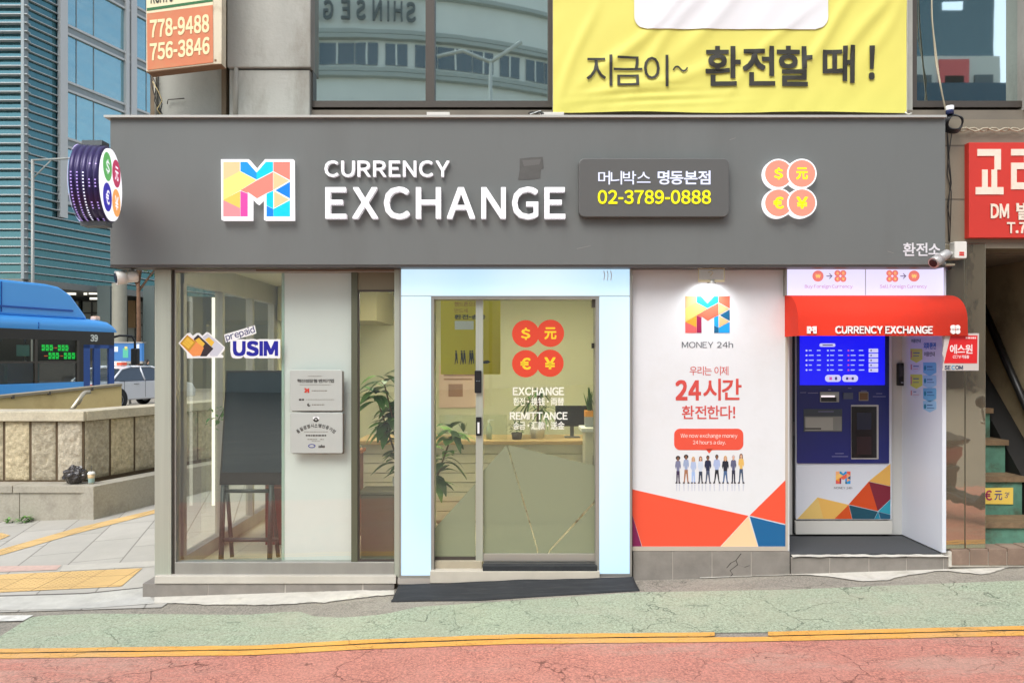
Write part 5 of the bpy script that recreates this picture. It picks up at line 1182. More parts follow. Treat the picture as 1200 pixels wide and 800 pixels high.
fl = thing('wall_flyer', 'pale pink flyer pinned to the shop back wall left of the door stile', 'poster', (-.7, 3.68, 1.2)); mb = MB().m(mat('flyer_pink', (224, 196, 186), .6)); mb.box(-.92, -.35, 3.68, 3.695, 1.08, 1.62); mb.build('sheet', fl); mb = MB().m(mat('flyer_print', (168, 130, 116), .6)); mb.box(-.80, -.62, 3.674, 3.679, 1.22, 1.38); mb.box(-.86, -.42, 3.674, 3.679, 1.48, 1.51); mb.box(-.86, -.5, 3.674, 3.679, 1.43, 1.45); mb.build('print', fl)
mn = thing('monitor', 'black computer monitor seen from behind on the counter near the palm', 'monitor', (.62, 2.2, .86)); mb = MB().m(black); mb.box(.46, .82, 2.16, 2.19, .98, 1.2); mb.build('screen_back', mn, bevel=.01); mb = MB().m(mat('monitor_grey', (96, 98, 100), .4)); mb.box(.62, .66, 2.19, 2.21, .87, 1.05); mb.box(.56, .72, 2.12, 2.26, .861, .873); mb.build('stand', mn)
# display screen on a stand behind the left window
tv = thing('display_stand', 'dark display screen on a black steel stand behind the left shop window', 'display', (-2.0, .3, 0))
Yt = .30; fn = front(Yt)
mb = MB().m(black); mb.prism(fn, [(265, 434), (345, 434), (345, 568), (257, 568)], -.04, 0); mb.build('case', tv, bevel=.003)
mb = MB().m(mirrormat('screen_black', (.012, .022, .03), (.5, .62, .72), .11, .03, .0005, 2)); mb.prism(fn, [(267, 436.5), (343, 436.5), (343, 553), (260, 553)], 0, .003); mb.build('screen', tv)
mb = MB().m(mat('stand_steel', (56, 62, 60), .45, .4))
def lg(a, b, w_=.02, Y_=0):
    A_, B_ = S(*a, Yt+Y_), S(*b, Yt+Y_+.0); mb.tube([A_, B_], w_, 8)
lg((262, 568), (259, 657), .022); lg((266, 568), (272, 652), .018, .2); lg((318, 568), (316, 657), .022); lg((318, 568), (326, 652), .018, .2); lg((259, 632), (326, 632), .018); lg((262, 575), (320, 575), .016); lg((259, 634), (272, 630), .014, .1); mb.build('stand', tv)
dk2 = thing('cabinet', 'reddish brown wooden cabinet behind the display stand', 'cabinet', (-1.85, 1.2, 0))
mb = MB().m(mat('mahogany', (96, 44, 34), .4, var=.2, vscale=2, stretch=(1, 1, 6))); mb.box(-2.25, -1.45, 1.0, 1.5, 0, .80); mb.build('body', dk2, bevel=.004)
mb = MB().m(mat('mahogany_edge', (140, 84, 60), .4)); mb.box(-2.27, -1.43, .97, 1.52, .802, .83); mb.box(-2.24, -1.46, .985, .999, .52, .535); mb.build('top', dk2)
cb2 = thing('box', 'grey storage box on the floor behind the narrow window beside the door', 'box', (-1.05, .6, 0)); mb = MB().m(mat('box_olive', (112, 106, 88), .7)); mb.box(-1.28, -1.0, .5, .75, 0, .55); mb.build('body', cb2, bevel=.01); mb = MB().m(mat('box_lid', (132, 124, 104), .6)); mb.box(-1.29, -.99, .49, .76, .552, .58); mb.build('lid', cb2, bevel=.006)
# green climber near the tube light
pt = thing('trailing_plant', 'small trailing green plant beside the side window of the shop', 'plant', (-2.3, .6, 1.3)); mb = MB()
c0 = S(262, 480, .6)
for k in range(26): leaf(mb, c0+Vector((random.uniform(-.12, .02), random.uniform(-.1, .1), random.uniform(-.17, .05))), (random.uniform(-1, 1), random.uniform(-1, 1), random.uniform(-.5, .5)), .05, .014, leafm[1], .3, 3)
mb.build('foliage', pt); mb = MB().m(leafm[0]); mb.tube([c0+Vector((.05, 0, .1)), c0, c0+Vector((-.08, 0, -.15))], .004, 5); mb.build('stem', pt)

# ---- subway entrance wall, left
UD = Vector((.333, 1, 0)).normalized()
def gz(x, y): return G(x, y)
st_w = thing('subway_entrance_wall', 'low wall of rough beige stone panels with a smooth coping round the stairway', 'wall', (-5.3, 3.5, -.23))
rough = mat('rock_face', (188, 176, 150), .9, var=.26, vscale=22, dirt=(126, 110, 84), dirt_amt=.5, dscale=7, bmp=.02, bscale=26)
cop = mat('granite_coping', (198, 188, 164), .75, var=.10, vscale=40, dirt=(110, 100, 84), dirt_amt=.5, dscale=3)
grn = mat('granite_base', (168, 162, 148), .8, var=.10, vscale=40, dirt=(110, 104, 92), dirt_amt=.6, dscale=3)
c = Vector((-5.3, 3.5, 0)); ztop, zcap, zled = 1.05, .93, .18
def rockpanel(o, u, w_, z0, z1, nrm_, seed):
    nu, nv_ = 14, 26; P = []; u = Vector(u).normalized(); nrm_ = Vector(nrm_)
    for j in range(nv_+1):
        P.append([])
        for i in range(nu+1):
            e_ = min(i, nu-i, j, nv_-j); h = .0 if e_ == 0 else .014+.016*noise.noise(Vector((i*.55+seed*9, j*.55, seed)))+.012*noise.noise(Vector((i*1.6, j*1.6+seed*5, 3)))
            P[-1].append(Vector(o)+u*w_*i/nu+Vector((0, 0, z0+(z1-z0)*j/nv_))+nrm_*h)
    tn = (seed*7) % 4; mb = MB().m(rough if tn == 0 else mat('rock_face_%d' % tn, ((0, 0, 0), (198, 184, 152), (176, 166, 144), (190, 180, 160))[tn], .9, var=.26, vscale=22, dirt=(120, 102, 76), dirt_amt=.6, dscale=5+tn, bmp=.02, bscale=26)); mb.grid(P, True); return mb.build('stone_panel', st_w)
core = MB().m(mat('wall_joint', (96, 80, 60), .9))
core.box(-16, c.x, 3.5, 3.85, -.5, ztop-.1)
perp = Vector((UD.y, -UD.x, 0))     # outward side of the receding run (towards the shop)
core.obox(c+Vector((0, .0, -.5)), UD*9, -perp*.35, (0, 0, ztop-.1+.5)); core.build('wall_core', st_w)
pw = .325
for k in range(12): rockpanel((c.x-(k+1)*pw+.012, 3.495, 0), (1, 0, 0), pw-.03, zled+.02, zcap-.01, (0, -1, 0), k+1)
for k in range(13): rockpanel(c+UD*(k*.40+.015)+perp*.004, UD, .40-.03, zled+.02, zcap-.01, perp, k+30)
mb = MB().m(cop); mb.box(-16, c.x+.04, 3.43, 3.9, zcap, ztop)
mb.obox(c+perp*.06+Vector((0, -.0, zcap+.001)), UD*9, -perp*.42, (0, 0, ztop-zcap)); mb.build('coping', st_w, bevel=.008)
mb = MB().m(grn)
for k in range(14): mb.box(c.x+.3-(k+1)*.98, c.x+.3-k*.98-.008, 3.2, 3.5, zled-.09, zled)
for k in range(14): mb.box(c.x+.29-(k+1)*.9, c.x+.29-k*.9-.006, 3.22, 3.5, -.5, zled-.091)
mb.obox(c+perp*.20+Vector((.12, -.28, -.5)), UD*9, -perp*.25, (0, 0, zled+.498)); mb.build('ledge', st_w, bevel=.006)
# cream inner wall and handrail
A0, A1 = S(-60, 470, 4.2), S(142.5, 450, 6.0)
cwall = thing('stairway_parapet', 'cream rendered parapet with a grey coping behind the stone wall', 'wall', (A1.x, A1.y, -.2))
crm = mat('cream_render', (222, 200, 142), .8, var=.05, vscale=2, dirt=(170, 140, 90), dirt_amt=.5, dscale=2)
dv = (A1-A0); dv.z = 0; L0 = dv.length; du = dv.normalized()
mb = MB().m(crm); zt0, zt1 = A0.z, A1.z
nn = Vector((-du.y, du.x, 0))
mb.raw([A0-Vector((0, 0, 2)), A1-Vector((0, 0, 2)), A1-Vector((0, 0, .03)), A0-Vector((0, 0, .03))]+[p+nn*.2 for p in (A0-Vector((0, 0, 2)), A1-Vector((0, 0, 2)), A1-Vector((0, 0, .03)), A0-Vector((0, 0, .03)))], [(0, 1, 2, 3), (4, 7, 6, 5), (0, 4, 5, 1), (1, 5, 6, 2), (2, 6, 7, 3), (3, 7, 4, 0)]); mb.build('render', cwall)
mb = MB().m(mat('dull_coping', (150, 140, 118), .7)); q = nn*.25-nn*.0; mb.obox(A0-Vector((0, 0, .029))-nn*.02, A1-A0, nn*.26, (0, 0, .035)); mb.build('coping', cwall)
mb = MB().m(mat('joint_clip', (60, 56, 50), .7))
for px in (7, 49, 102): 
    t = (px+60)/202.5; p_ = A0.lerp(A1, t); mb.obox(p_-nn*.03-Vector((.03, 0, .05)), (.05, 0, 0), nn*.02, (0, 0, .05))
mb.build('clip', cwall)
hr = MB().m(mat('rail_steel', (196, 186, 164), .3, .6)); a, b, c_, e_ = S(84, 480, 4.4), S(97, 462, 4.7), S(100, 459.5, 4.75), S(106, 459, 4.8)
hr.tube([a, b, c_, e_], .03, 10); hr.tube([S(96, 468, 4.72), S(92, 474, 4.72)], .012, 6); tag(hr.build('handrail'), 'short steel handrail rising out of the subway stairway', 'handrail')
# rubbish bag, cup, weeds
bc = S(88, 562, 3.33); bc.z = zled+.105
mb = MB().m(mat('bag_black', (46, 40, 38), .25, coat=.4)); vs = []; fs = []; nU, nV = 34, 18
for j in range(nV+1):
    for i in range(nU):
        a = 2*math.pi*i/nU; b = math.pi*j/nV-math.pi/2; v = Vector((math.cos(a)*math.cos(b), math.sin(a)*math.cos(b), math.sin(b)))
        k = 1+.28*noise.noise(v*2.4)+.20*abs(noise.noise(v*5+Vector((3, 1, 2))))-.1*abs(noise.noise(v*9)); p_ = Vector((v.x*.14*k, v.y*.09*k, v.z*.10*k)); 
        if v.z > .5: p_.x *= .8; p_.z *= 1.1
        p_.z = max(p_.z, -.10); vs.append(bc+p_)
fs = [(j*nU+i, j*nU+(i+1) % nU, (j+1)*nU+(i+1) % nU, (j+1)*nU+i) for j in range(nV) for i in range(nU)]
mb.raw(vs, fs, False); tag(mb.build('rubbish_bag'), 'small crumpled black plastic bag on the ledge of the stone wall', 'bag')
pc = S(107, 566, 3.32); pc.z = zled+.001
cu = thing('drink_cup', 'see-through takeaway cup with a straw beside the black bag', 'cup', tuple(pc))
mb = MB().m(mat('cup_body', (190, 196, 190), .3)); mb.lathe(pc, [(0, 0), (.030, 0), (.034, .055)], n=20); mb.m(mat('cup_sleeve', (150, 176, 170), .5)); mb.lathe(pc, [(.034, .02), (.038, .07)], n=20); mb.m(mat('cup_drink', (206, 180, 140), .3)); mb.lathe(pc, [(.036, .07), (.042, .12), (0, .12)], n=20); mb.build('cup', cu)
mb = MB().m(mat('cup_lid', (220, 220, 214), .3)); mb.lathe(pc, [(.044, .12), (.044, .13), (.03, .15), (0, .15)], n=20); mb.build('lid', cu)
mb = MB().m(mat('straw', (90, 84, 74), .5)); mb.tube([pc+Vector((0, 0, .13)), pc+Vector((.004, 0, .22))], .004, 6); mb.build('straw', cu)
for (px, py, s_, lab) in ((12, 598, .7, 'smaller tuft of green weeds at the foot of the stone wall, near the left edge'), (30, 598, 1.0, 'larger tuft of green weeds at the foot of the stone wall')):
    gx, gy = (px-CX)*9.14/FPX, 3.14; mb = MB()
    for k in range(int(26*s_)):
        a = random.uniform(0, 6.28); leaf(mb, (gx+random.uniform(-.04, .04), gy+random.uniform(-.03, .03), G(gx, gy)+.0+random.uniform(0, .06)), (math.cos(a), math.sin(a), random.uniform(.3, 1.6)), random.uniform(.06, .13)*s_, .014, random.choice(leafm[1:]), .4, 3)
    tag(mb.build('weed'), lab, 'weed', 'weeds by the stone wall')

# ---- bus
a68 = math.atan2(UD.y, UD.x)
Pb = Vector(((133-CX)*17.4/FPX, 11.4, 0)); gzb = -.22
bus = thing('city_bus', 'blue city bus with a tall roof hump and green route display, behind the subway wall', 'bus', (Pb.x, Pb.y, gzb), None, a68, True)
def bx(px, yl=0):                      # photo column -> distance along the bus side (negative = towards the near end)
    k = (px-CX)/FPX; x0_, y0_ = Pb.x-UD.y*yl, Pb.y+6+UD.x*yl
    return (k*y0_-x0_)/(UD.x-k*UD.y)
def bz(px, py):
    D = Pb.y+6+UD.y*bx(px); return EYE-(py-HY)*D/FPX-gzb
bl = 11.0
blue = mat('bus_blue', (72, 164, 238), .3, coat=.5); dblue = mat('bus_door_blue', (34, 78, 150), .35)
def side_prism(mb, pts, y0, y1, sm=False):
    mb.prism(plane((0, 0, 0), (1, 0, 0), (0, 0, 1), (0, 1, 0)), pts, y0, y1, sm); return mb
zl_ = bz(60, 386.5)                    # lower edge of the blue roof band
xD = bx(98)
mb = MB().m(blue); side_prism(mb, [(-bl, .35), (xD, .35), (xD, 1.42), (-bl, 1.42)], 0, 2.5)
ht = bz(60, 370)-zl_
ring_ = [(.0, 0), (-.02, ht*.3), (.0, ht*.62), (.08, ht*.88), (.3, ht), (2.2, ht), (2.42, ht*.88), (2.5, ht*.62), (2.52, ht*.3), (2.5, 0)]
xsB = [-bl, -.55, -.3, -.12, -.02, .05, .08]; sc_h = [1, 1, .97, .88, .72, .45, .12]
P = [[Vector((x, y, zl_+z*q)) for (y, z) in ring_] for x, q in zip(xsB, sc_h)]
mb.grid(P, True); mb.box(-bl, .0, .02, 2.48, zl_-.02, zl_+.03); mb.build('body', bus)
mb = MB().m(blue); zh = zl_+ht-.03
hump = [(-bl, zh), (bx(108), zh), (bx(106), zh+.08), (bx(88), bz(88, 345)), (bx(75), bz(75, 336)), (bx(60), bz(60, 332.5)), (-bl, bz(60, 332.5)+.03)]
side_prism(mb, hump, .12, 2.3); hp = mb.build('roof_hump', bus, bevel=.05)
mb = MB().m(mat('bus_groove', (20, 84, 168), .4)); mb.box(-bl+.3, bx(90), .095, .119, bz(60, 363), bz(60, 361)); mb.build('groove', hp)
mb = MB().m(mat('bus_groove', (0, 0, 0)))
for x in (-2.6, -3.9, -5.2, -7.0): mb.box(x, x+.012, .1, .119, zh+.06, bz(60, 335))
for x in (-1.9, -4.4, -7.0): mb.box(x, x+.012, -.024, .0, zl_+.02, zl_+ht*.5)
mb.build('panel_seam', hp)
zs = 1.42; zm = bz(70, 424)
pil = mat('bus_pillar', (40, 36, 30), .4)
mb = MB().m(pil); side_prism(mb, [(-bl, bz(60, 398)), (xD, bz(60, 398)), (xD, zl_), (-bl, zl_)], .0, .05); mb.box(bx(93), xD, 0, .05, zs, bz(60, 398)); mb.box(-bl, -bl+.1, 0, .05, zs, 2.4); mb.box(xD, .02, .0, .05, bz(115, 404), zl_+.01); mb.build('window_frame', bus)
bgl = glassmat('bus_glass', (.55, .6, .56), .06)
edges_ = [-bl+.1, -8.6, -6.2, -3.9, bx(44), bx(93)]
for x0_, x1_ in zip(edges_, edges_[1:]):
    mb = MB().m(bgl); mb.box(x0_, x1_-.06, .02, .035, zs, bz(60, 398)); w_ = mb.build('window', bus)
    mb = MB().m(mat('bus_bar', (66, 60, 52), .4)); mb.box(x0_, x1_-.06, .0, .019, zm-.02, zm+.015); mb.box(x1_-.06, x1_, 0, .05, zs, bz(60, 398)); mb.build('window_bar', w_)
mb = MB().m(mat('bus_interior', (96, 98, 88), .8)); mb.box(-bl, -.8, 2.38, 2.46, .5, 1.5); mb.box(-bl, -.8, 2.38, 2.46, 2.3, zl_); mb.box(-bl, 0, .1, 2.45, .45, .55); mb.box(-bl, -bl+.1, .1, 2.4, .5, zl_); mb.build('interior', bus)
for x in (-9.5, -8.2, -6.9, -5.5, -4.2, -3.2, -2.4, -1.7):
    mb = MB().m(mat('seat_teal', (40, 92, 96), .7)); mb.box(x, x+.1, .3, 1.1, 1.0, 1.85); mb.build('seat', bus, bevel=.03)
for x in (-5.0, -3.4, -2.0, -1.2):
    mb = MB().m(mat('pole_yellowish', (170, 160, 120), .4)); mb.tube([(x, 1.2, .5), (x, 1.2, zl_)], .02, 6); mb.build('grab_pole', bus)
mb = MB().m(black); mb.box(bx(47), bx(93), .055, .09, zm+.03, bz(70, 397)); ds = mb.build('route_display', bus)
mb = MB().m(glow('led_green', (20, 240, 90), .95))
def led(a, b, c, e_, n_):
    for k in range(n_):
        x0_ = bx(a)+(bx(b)-bx(a))*k/n_; w2 = (bx(b)-bx(a))/n_
        for (u0, u1, v0, v1) in ((.05, .5, 0, .42), (.05, .5, .55, 1), (.6, .75, 0, 1), (.75, .92, .4, .55)):
            mb.box(x0_+w2*u0, x0_+w2*u1, .048, .054, bz(70, e_)+(bz(70, c)-bz(70, e_))*v0, bz(70, e_)+(bz(70, c)-bz(70, e_))*v1)
led(51, 65, 404, 411, 3); led(70, 83, 404, 411, 3); led(59, 72, 413, 420.5, 3); led(77, 91, 413, 420.5, 3)
mb.m(glow('led_orange', (250, 120, 60), .8)); mb.box(bx(66), bx(69), .048, .054, bz(70, 408), bz(70, 407)); mb.box(bx(73), bx(76), .048, .054, bz(70, 417.5), bz(70, 416.5)); mb.box(bx(54), bx(58), .048, .054, bz(70, 417.5), bz(70, 416.5)); mb.build('led_text', ds)
mb = MB().m(mat('bus_paper', (110, 160, 150), .6)); mb.box(bx(22), bx(37), .055, .065, bz(30, 417), bz(30, 404)); mb.build('notice', bus)
mb = MB().m(dblue)
for (a, b) in ((98, 105.5), (110.5, 117.5), (128, 134)): mb.box(bx(a), bx(b), .0, .06, .4, bz(115, 404))
mb.box(xD, bx(133), .0, .06, bz(115, 408), bz(115, 404)); mb.box(xD, bx(133), .0, .06, .4, .7); dr_ = mb.build('door', bus)
mb = MB().m(glassmat('bus_door_glass', (.8, .84, .84), .06)); mb.box(bx(105.5), bx(110.5), .02, .03, .7, bz(115, 408)); mb.box(bx(117.5), bx(128), .02, .03, .7, bz(115, 408)); mb.build('door_pane', dr_)
fnb = plane((0, 0, 0), (1, 0, 0), (0, 0, -1), (0, -1, 0))
mb = MB().m(mat('bus_number', (220, 224, 214), .5)); text(mb, '39', fnb, (bx(106), -bz(110, 392), bx(114.5), -bz(110, 400)), d1=.006, bold=.03); mb.build('route_number', bus)
mb = MB().m(glassmat('bus_windscreen', (.8, .84, .84), .06)); mb.box(.0, .03, .1, 2.4, 1.0, zl_-.03); mb.build('windscreen', bus)
mb = MB().m(black); mb.tube([(.0, .1, bz(130, 396)), (.15, -.02, bz(133, 393)), (.42, -.1, bz(145, 393.5)), (.5, -.12, bz(149, 400)), (.5, -.12, bz(149, 412))], .025, 8); mr = mb.build('mirror_arm', bus); mb = MB().m(black); mb.box(.44, .56, -.22, -.04, bz(149, 427), bz(149, 408)); mb.build('mirror', mr, bevel=.03)
mb = MB().m(mat('marker_orange', (244, 200, 170), .4)); mb.box(bx(118), bx(124), .15, .3, zl_+ht*.9, zl_+ht*.9+.09); mb.build('marker_lamp', bus, bevel=.02)
tyre = mat('tyre', (28, 28, 28), .8); rim = mat('rim_grey', (150, 152, 154), .35, .6)
def wheel(parent, x, y, z, r, w_, name='wheel'):
    mb = MB().m(tyre); mb.lathe((x, y, z), [(r*.62, 0), (r*.95, 0), (r, .03), (r, w_-.03), (r*.95, w_), (r*.62, w_)], 'y', 28); o_ = mb.build(name, parent)
    mb = MB().m(rim); mb.lathe((x, y, z), [(r*.62, .01), (r*.5, .03), (r*.2, .02), (0, .02)], 'y', 20); mb.build('rim', o_)
for x in (-2.6, -8.2):
    for y in (-.01, 2.21): wheel(bus, x, y, .48, .48, .28)
# ---- white taxi
cp_ = Vector((-14.0, 20.0, 0)); gzc = -.083
car = thing('taxi', 'white taxi saloon with a lamp on its roof, parked past the bus', 'car', (cp_.x, cp_.y, gzc), None, a68, True)
whc = mat('car_white', (226, 228, 232), .25, coat=.6); sv = mat('car_silver', (206, 208, 212), .28, .3, coat=.5)
prof = [(0, .32), (-.02, .7), (.05, .96), (.55, 1.02), (1.15, 1.42), (1.6, 1.50), (2.5, 1.50), (2.95, 1.40), (3.65, 1.02), (4.5, .82), (4.68, .6), (4.66, .3)]
base = [(0, .32), (-.02, .7), (.05, .96), (.55, 1.0), (3.6, 1.0), (4.5, .82), (4.68, .6), (4.66, .3)]
mb = MB().m(sv); side_prism(mb, base, 0, 1.8); mb.build('body', car, bevel=.05)
mb = MB().m(whc); top_ = [(1.15, 1.42), (1.6, 1.50), (2.5, 1.50), (2.95, 1.40)]
P = []
for (x, z) in [(.55, 1.0), (1.15, 1.42), (1.6, 1.50), (2.5, 1.50), (2.95, 1.40), (3.65, 1.0)]:
    i_ = (z-1.0)/.5*.2; P.append([Vector((x, i_, z-.02)), Vector((x, i_+.12, z)), Vector((x, .9, z+.03)), Vector((x, 1.68-i_, z)), Vector((x, 1.8-i_, z-.02))])
cab_grid = P
mb.grid(P[1:5], True)
for sidey in (0, 1):
    for (xa, za), (xb, zb2) in zip([(.55, 1.0), (1.15, 1.42), (1.6, 1.50), (2.5, 1.50), (2.95, 1.40)], [(1.15, 1.42), (1.6, 1.50), (2.5, 1.50), (2.95, 1.40), (3.65, 1.0)]):
        for (x_, z_, xx, zz) in ((xa, za, xb, zb2),):
            ya = (za-1)/.5*.2; yb = (zb2-1)/.5*.2; f_ = lambda y: y if sidey == 0 else 1.8-y
            mb.tube([(x_, f_(ya), z_-.01), (xx, f_(yb), zz-.01)], .035, 6)
    mb.tube([(2.05, .02 if not sidey else 1.78, 1.0), (2.0, .2 if not sidey else 1.6, 1.49)], .035, 6)
mb.build('roof', car)
cgl = mirrormat('car_glass', (.03, .04, .05), (.8, .9, 1), .12, .02)
mb = MB().m(cgl)
for f_ in (lambda y: y, lambda y: 1.8-y):
    mb.face([(x, f_((z-1)/.5*.2+.01), z) for x, z in [(.65, 1.0), (1.18, 1.39), (1.6, 1.47), (2.0, 1.47), (2.03, 1.0)]]); mb.face([(x, f_((z-1)/.5*.2+.01), z) for x, z in [(2.08, 1.0), (2.05, 1.47), (2.5, 1.47), (2.92, 1.37), (3.5, 1.0)]])
mb.face([(.56, .05, 1.0), (.56, 1.75, 1.0), (1.14, 1.6, 1.41), (1.14, .2, 1.41)]); mb.face([(3.64, .05, 1.0), (3.64, 1.75, 1.0), (2.96, 1.6, 1.39), (2.96, .2, 1.39)])
mb.build('window', car)
mb = MB().m(rim); mb.box(1.55, 1.75, -.03, -.001, .86, .89); mb.build('door_handle', car); mb = MB().m(rim); mb.box(2.65, 2.85, -.03, -.001, .86, .89); mb.build('door_handle', car)
mb = MB().m(mat('panel_gap', (70, 72, 76), .6)); mb.box(2.06, 2.075, -.004, .01, .4, .98); mb.box(1.1, 1.115, -.004, .01, .6, .98); mb.box(.9, 3.5, -.004, .01, .985, 1.0); mb.build('door_seam', car)
mb = MB().m(mat('tail_red', (180, 40, 36), .3)); mb.box(-.04, .06, .05, .4, .72, .9); mb.build('tail_light', car, bevel=.015); mb = MB().m(mat('tail_red', (0, 0, 0))); mb.box(-.04, .06, 1.4, 1.75, .72, .9); mb.build('tail_light', car, bevel=.015)
mb = MB().m(mat('taxi_lamp', (240, 226, 214), .4)); mb.box(1.55, 1.8, .6, 1.2, 1.52, 1.68); rl_ = mb.build('roof_lamp', car, bevel=.03); mb = MB().m(mat('taxi_lamp_red', (220, 80, 50), .4)); mb.box(1.545, 1.805, .59, .8, 1.54, 1.64); mb.build('lamp_end', rl_)
for x in (.85, 3.75):
    for y in (-.02, 1.62): wheel(car, x, y, .33, .33, .2)
mb = MB().m(mat('arch_black', (24, 24, 24), .7))
for x in (.85, 3.75): mb.prism(plane((0, 0, 0), (1, 0, 0), (0, 0, 1), (0, -1, 0)), circle(x, .36, .40, 24), .0, .004)
mb.build('wheel_arch', car)
# ================================================================== FAR BUILDINGS, TREES, PEOPLE, THE STREET BEHIND THE CAMERA
A = Vector((-22.8, 30, 0)); UT = Vector((.333, 1, 0))
def tpt(px): k = (px-600)/900; t = (-22.8-36*k)/(k-.333); return A+UT*t
tg = mirrormat('tower_glass', (.05, .17, .22), (.40, .68, .78), .55, .06, .05, .5, (.26, .30, .24), (.25, .25, 1.3))  # olive-beige second tone paints cloud reflections into the panes
tg2 = mirrormat('tower_teal_glass', (.02, .07, .085), (.20, .42, .48), .35, .06, .03, .4, (.05, .12, .13), (1, 1, .4))
slm = mat('louvre_grey', (176, 182, 182), .5, .2)
tw = thing('office_tower', 'tall blue glass office tower with rows of horizontal metal louvres', 'building', (-22.8, 30, 0))
H = 34
mb = MB().m(tg2); mb.box(-70, A.x, 30, 30.5, 5.4, H); E_ = A+UT*26; mb.raw([A+Vector((0, 0, 5.4)), E_+Vector((0, 0, 5.4)), E_+Vector((0, 0, H)), A+Vector((0, 0, H))], [(0, 1, 2, 3)])
mb.build('core', tw)
mb = MB().m(mat('tower_soffit', (120, 122, 118), .7)); mb.raw([(-70, 30, 5.38), (A.x, 30, 5.38), (E_.x, E_.y, 5.38), (-70, E_.y, 5.38)], [(0, 1, 2, 3)]); mb.box(-70, A.x+.05, 29.75, 30, 5.1, 5.42); mb.obox(A+Vector((0, 0, 5.1)), UT*26, (.25, -.08, 0), (0, 0, .32)); mb.build('soffit', tw)
perpT = Vector((1, -.333, 0)).normalized()
p65, p38 = tpt(66), tpt(39)
mb = MB().m(slm); z = 5.7
while z < H:
    thick = .038
    mb.box(-70, A.x+.25, 29.7, 29.98, z, z+thick)
    if z < 9.4: mb.obox(A+Vector((0, 0, z)), UT*26, perpT*.25, (0, 0, thick))
    else: mb.obox(A+Vector((0, 0, z)), (p65-A), perpT*.14, (0, 0, thick))
    z += .40
mb.build('louvre', tw)
mb = MB().m(tg); mb.obox(p65+perpT*.06+Vector((0, 0, 9.6)), UT*24, perpT*.02, (0, 0, H-9.6)); mb.build('curtain_glass', tw)
mb = MB().m(mat('mullion_pale', (190, 192, 190), .45, .2))
for px, w_ in ((66, .30), (143.5, .16), (149.5, .28), (181, .1)):
    q = tpt(px); mb.obox(q+perpT*.05+Vector((0, 0, 8.6 if w_ == .3 else 9.4)), UT.normalized()*w_*1.4, perpT*.22, (0, 0, H-8.6))
for zz in (9.35, 12.1, 14.9, 17.7, 20.5, 23.3, 26.1):
    for dz in (0, .42): mb.obox(p65+perpT*.07+Vector((0, 0, zz+dz)), UT*24, perpT*.12, (0, 0, .11))
mb.build('mullion', tw)
mb = MB().m(mat('mullion_grey', (140, 150, 152), .5, .2))
for zz in (9.35, 12.1, 14.9, 17.7, 20.5, 23.3, 26.1): mb.obox(p65+perpT*.07+Vector((0, 0, zz+.11)), UT*24, perpT*.05, (0, 0, .31))
for t_ in (1.6, 3.2, 6.8, 8.6, 10.4): mb.obox(p65+UT*t_*.62+perpT*.06+Vector((0, 0, 9.6)), UT*.03, perpT*.05, (0, 0, H-9.6))
mb.box(A.x-.02, A.x+.12, 29.68, 30.02, 5.4, H); mb.build('spandrel', tw)
# ground-floor lobby, columns
mb = MB().m(mat('lobby_dark', (44, 50, 48), .6)); mb.raw([(-70, 40, -1), (5, 40, -1), (5, 40, 5.4), (-70, 40, 5.4)], [(0, 1, 2, 3)]); mb.build('lobby_wall', tw)
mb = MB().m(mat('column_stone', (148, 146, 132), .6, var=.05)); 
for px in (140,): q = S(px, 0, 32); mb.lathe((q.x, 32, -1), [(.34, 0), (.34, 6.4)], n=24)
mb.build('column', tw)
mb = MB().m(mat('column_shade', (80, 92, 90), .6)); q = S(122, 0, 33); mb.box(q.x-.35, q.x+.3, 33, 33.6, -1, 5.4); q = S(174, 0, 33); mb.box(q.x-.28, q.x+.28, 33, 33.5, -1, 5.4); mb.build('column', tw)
for (a_, b_, c_, d__) in ((97, 117, 352, 405), (150, 166, 352, 405), (60, 92, 352, 405)):
    mb = MB().m(mat('lobby_window', (130, 136, 130), .4)); mb.pbox(a_, b_, c_, d__, 39.6, 39.8); o_ = mb.build('lobby_window', tw)
    mb = MB().m(mat('lobby_frame', (60, 62, 60), .6))
    for k in range(4): mb.pbox(a_, b_, c_+k*14, c_+k*14+1.5, 39.5, 39.58)
    mb.pbox((a_+b_)/2-.4, (a_+b_)/2+.4, c_, d__, 39.49, 39.57); mb.build('frame', o_)
mb = MB().m(mat('lobby_panel', (140, 112, 76), .6)); mb.pbox(117, 122, 350, 400, 39.6, 39.7); mb.pbox(150, 158, 352, 384, 39.3, 39.45); mb.build('timber_panel', tw)
mb = MB().m(glow('lobby_light', (255, 250, 235), 1.3))
for (a_, b_, y_) in ((98, 101, 343), (104, 121, 342.5), (105, 117, 348.5), (147, 160, 343.3), (164, 176, 343.3), (70, 88, 343)): mb.pbox(a_, b_, y_, y_+2.4, 37, 37.1)
mb.build('lobby_light', tw)
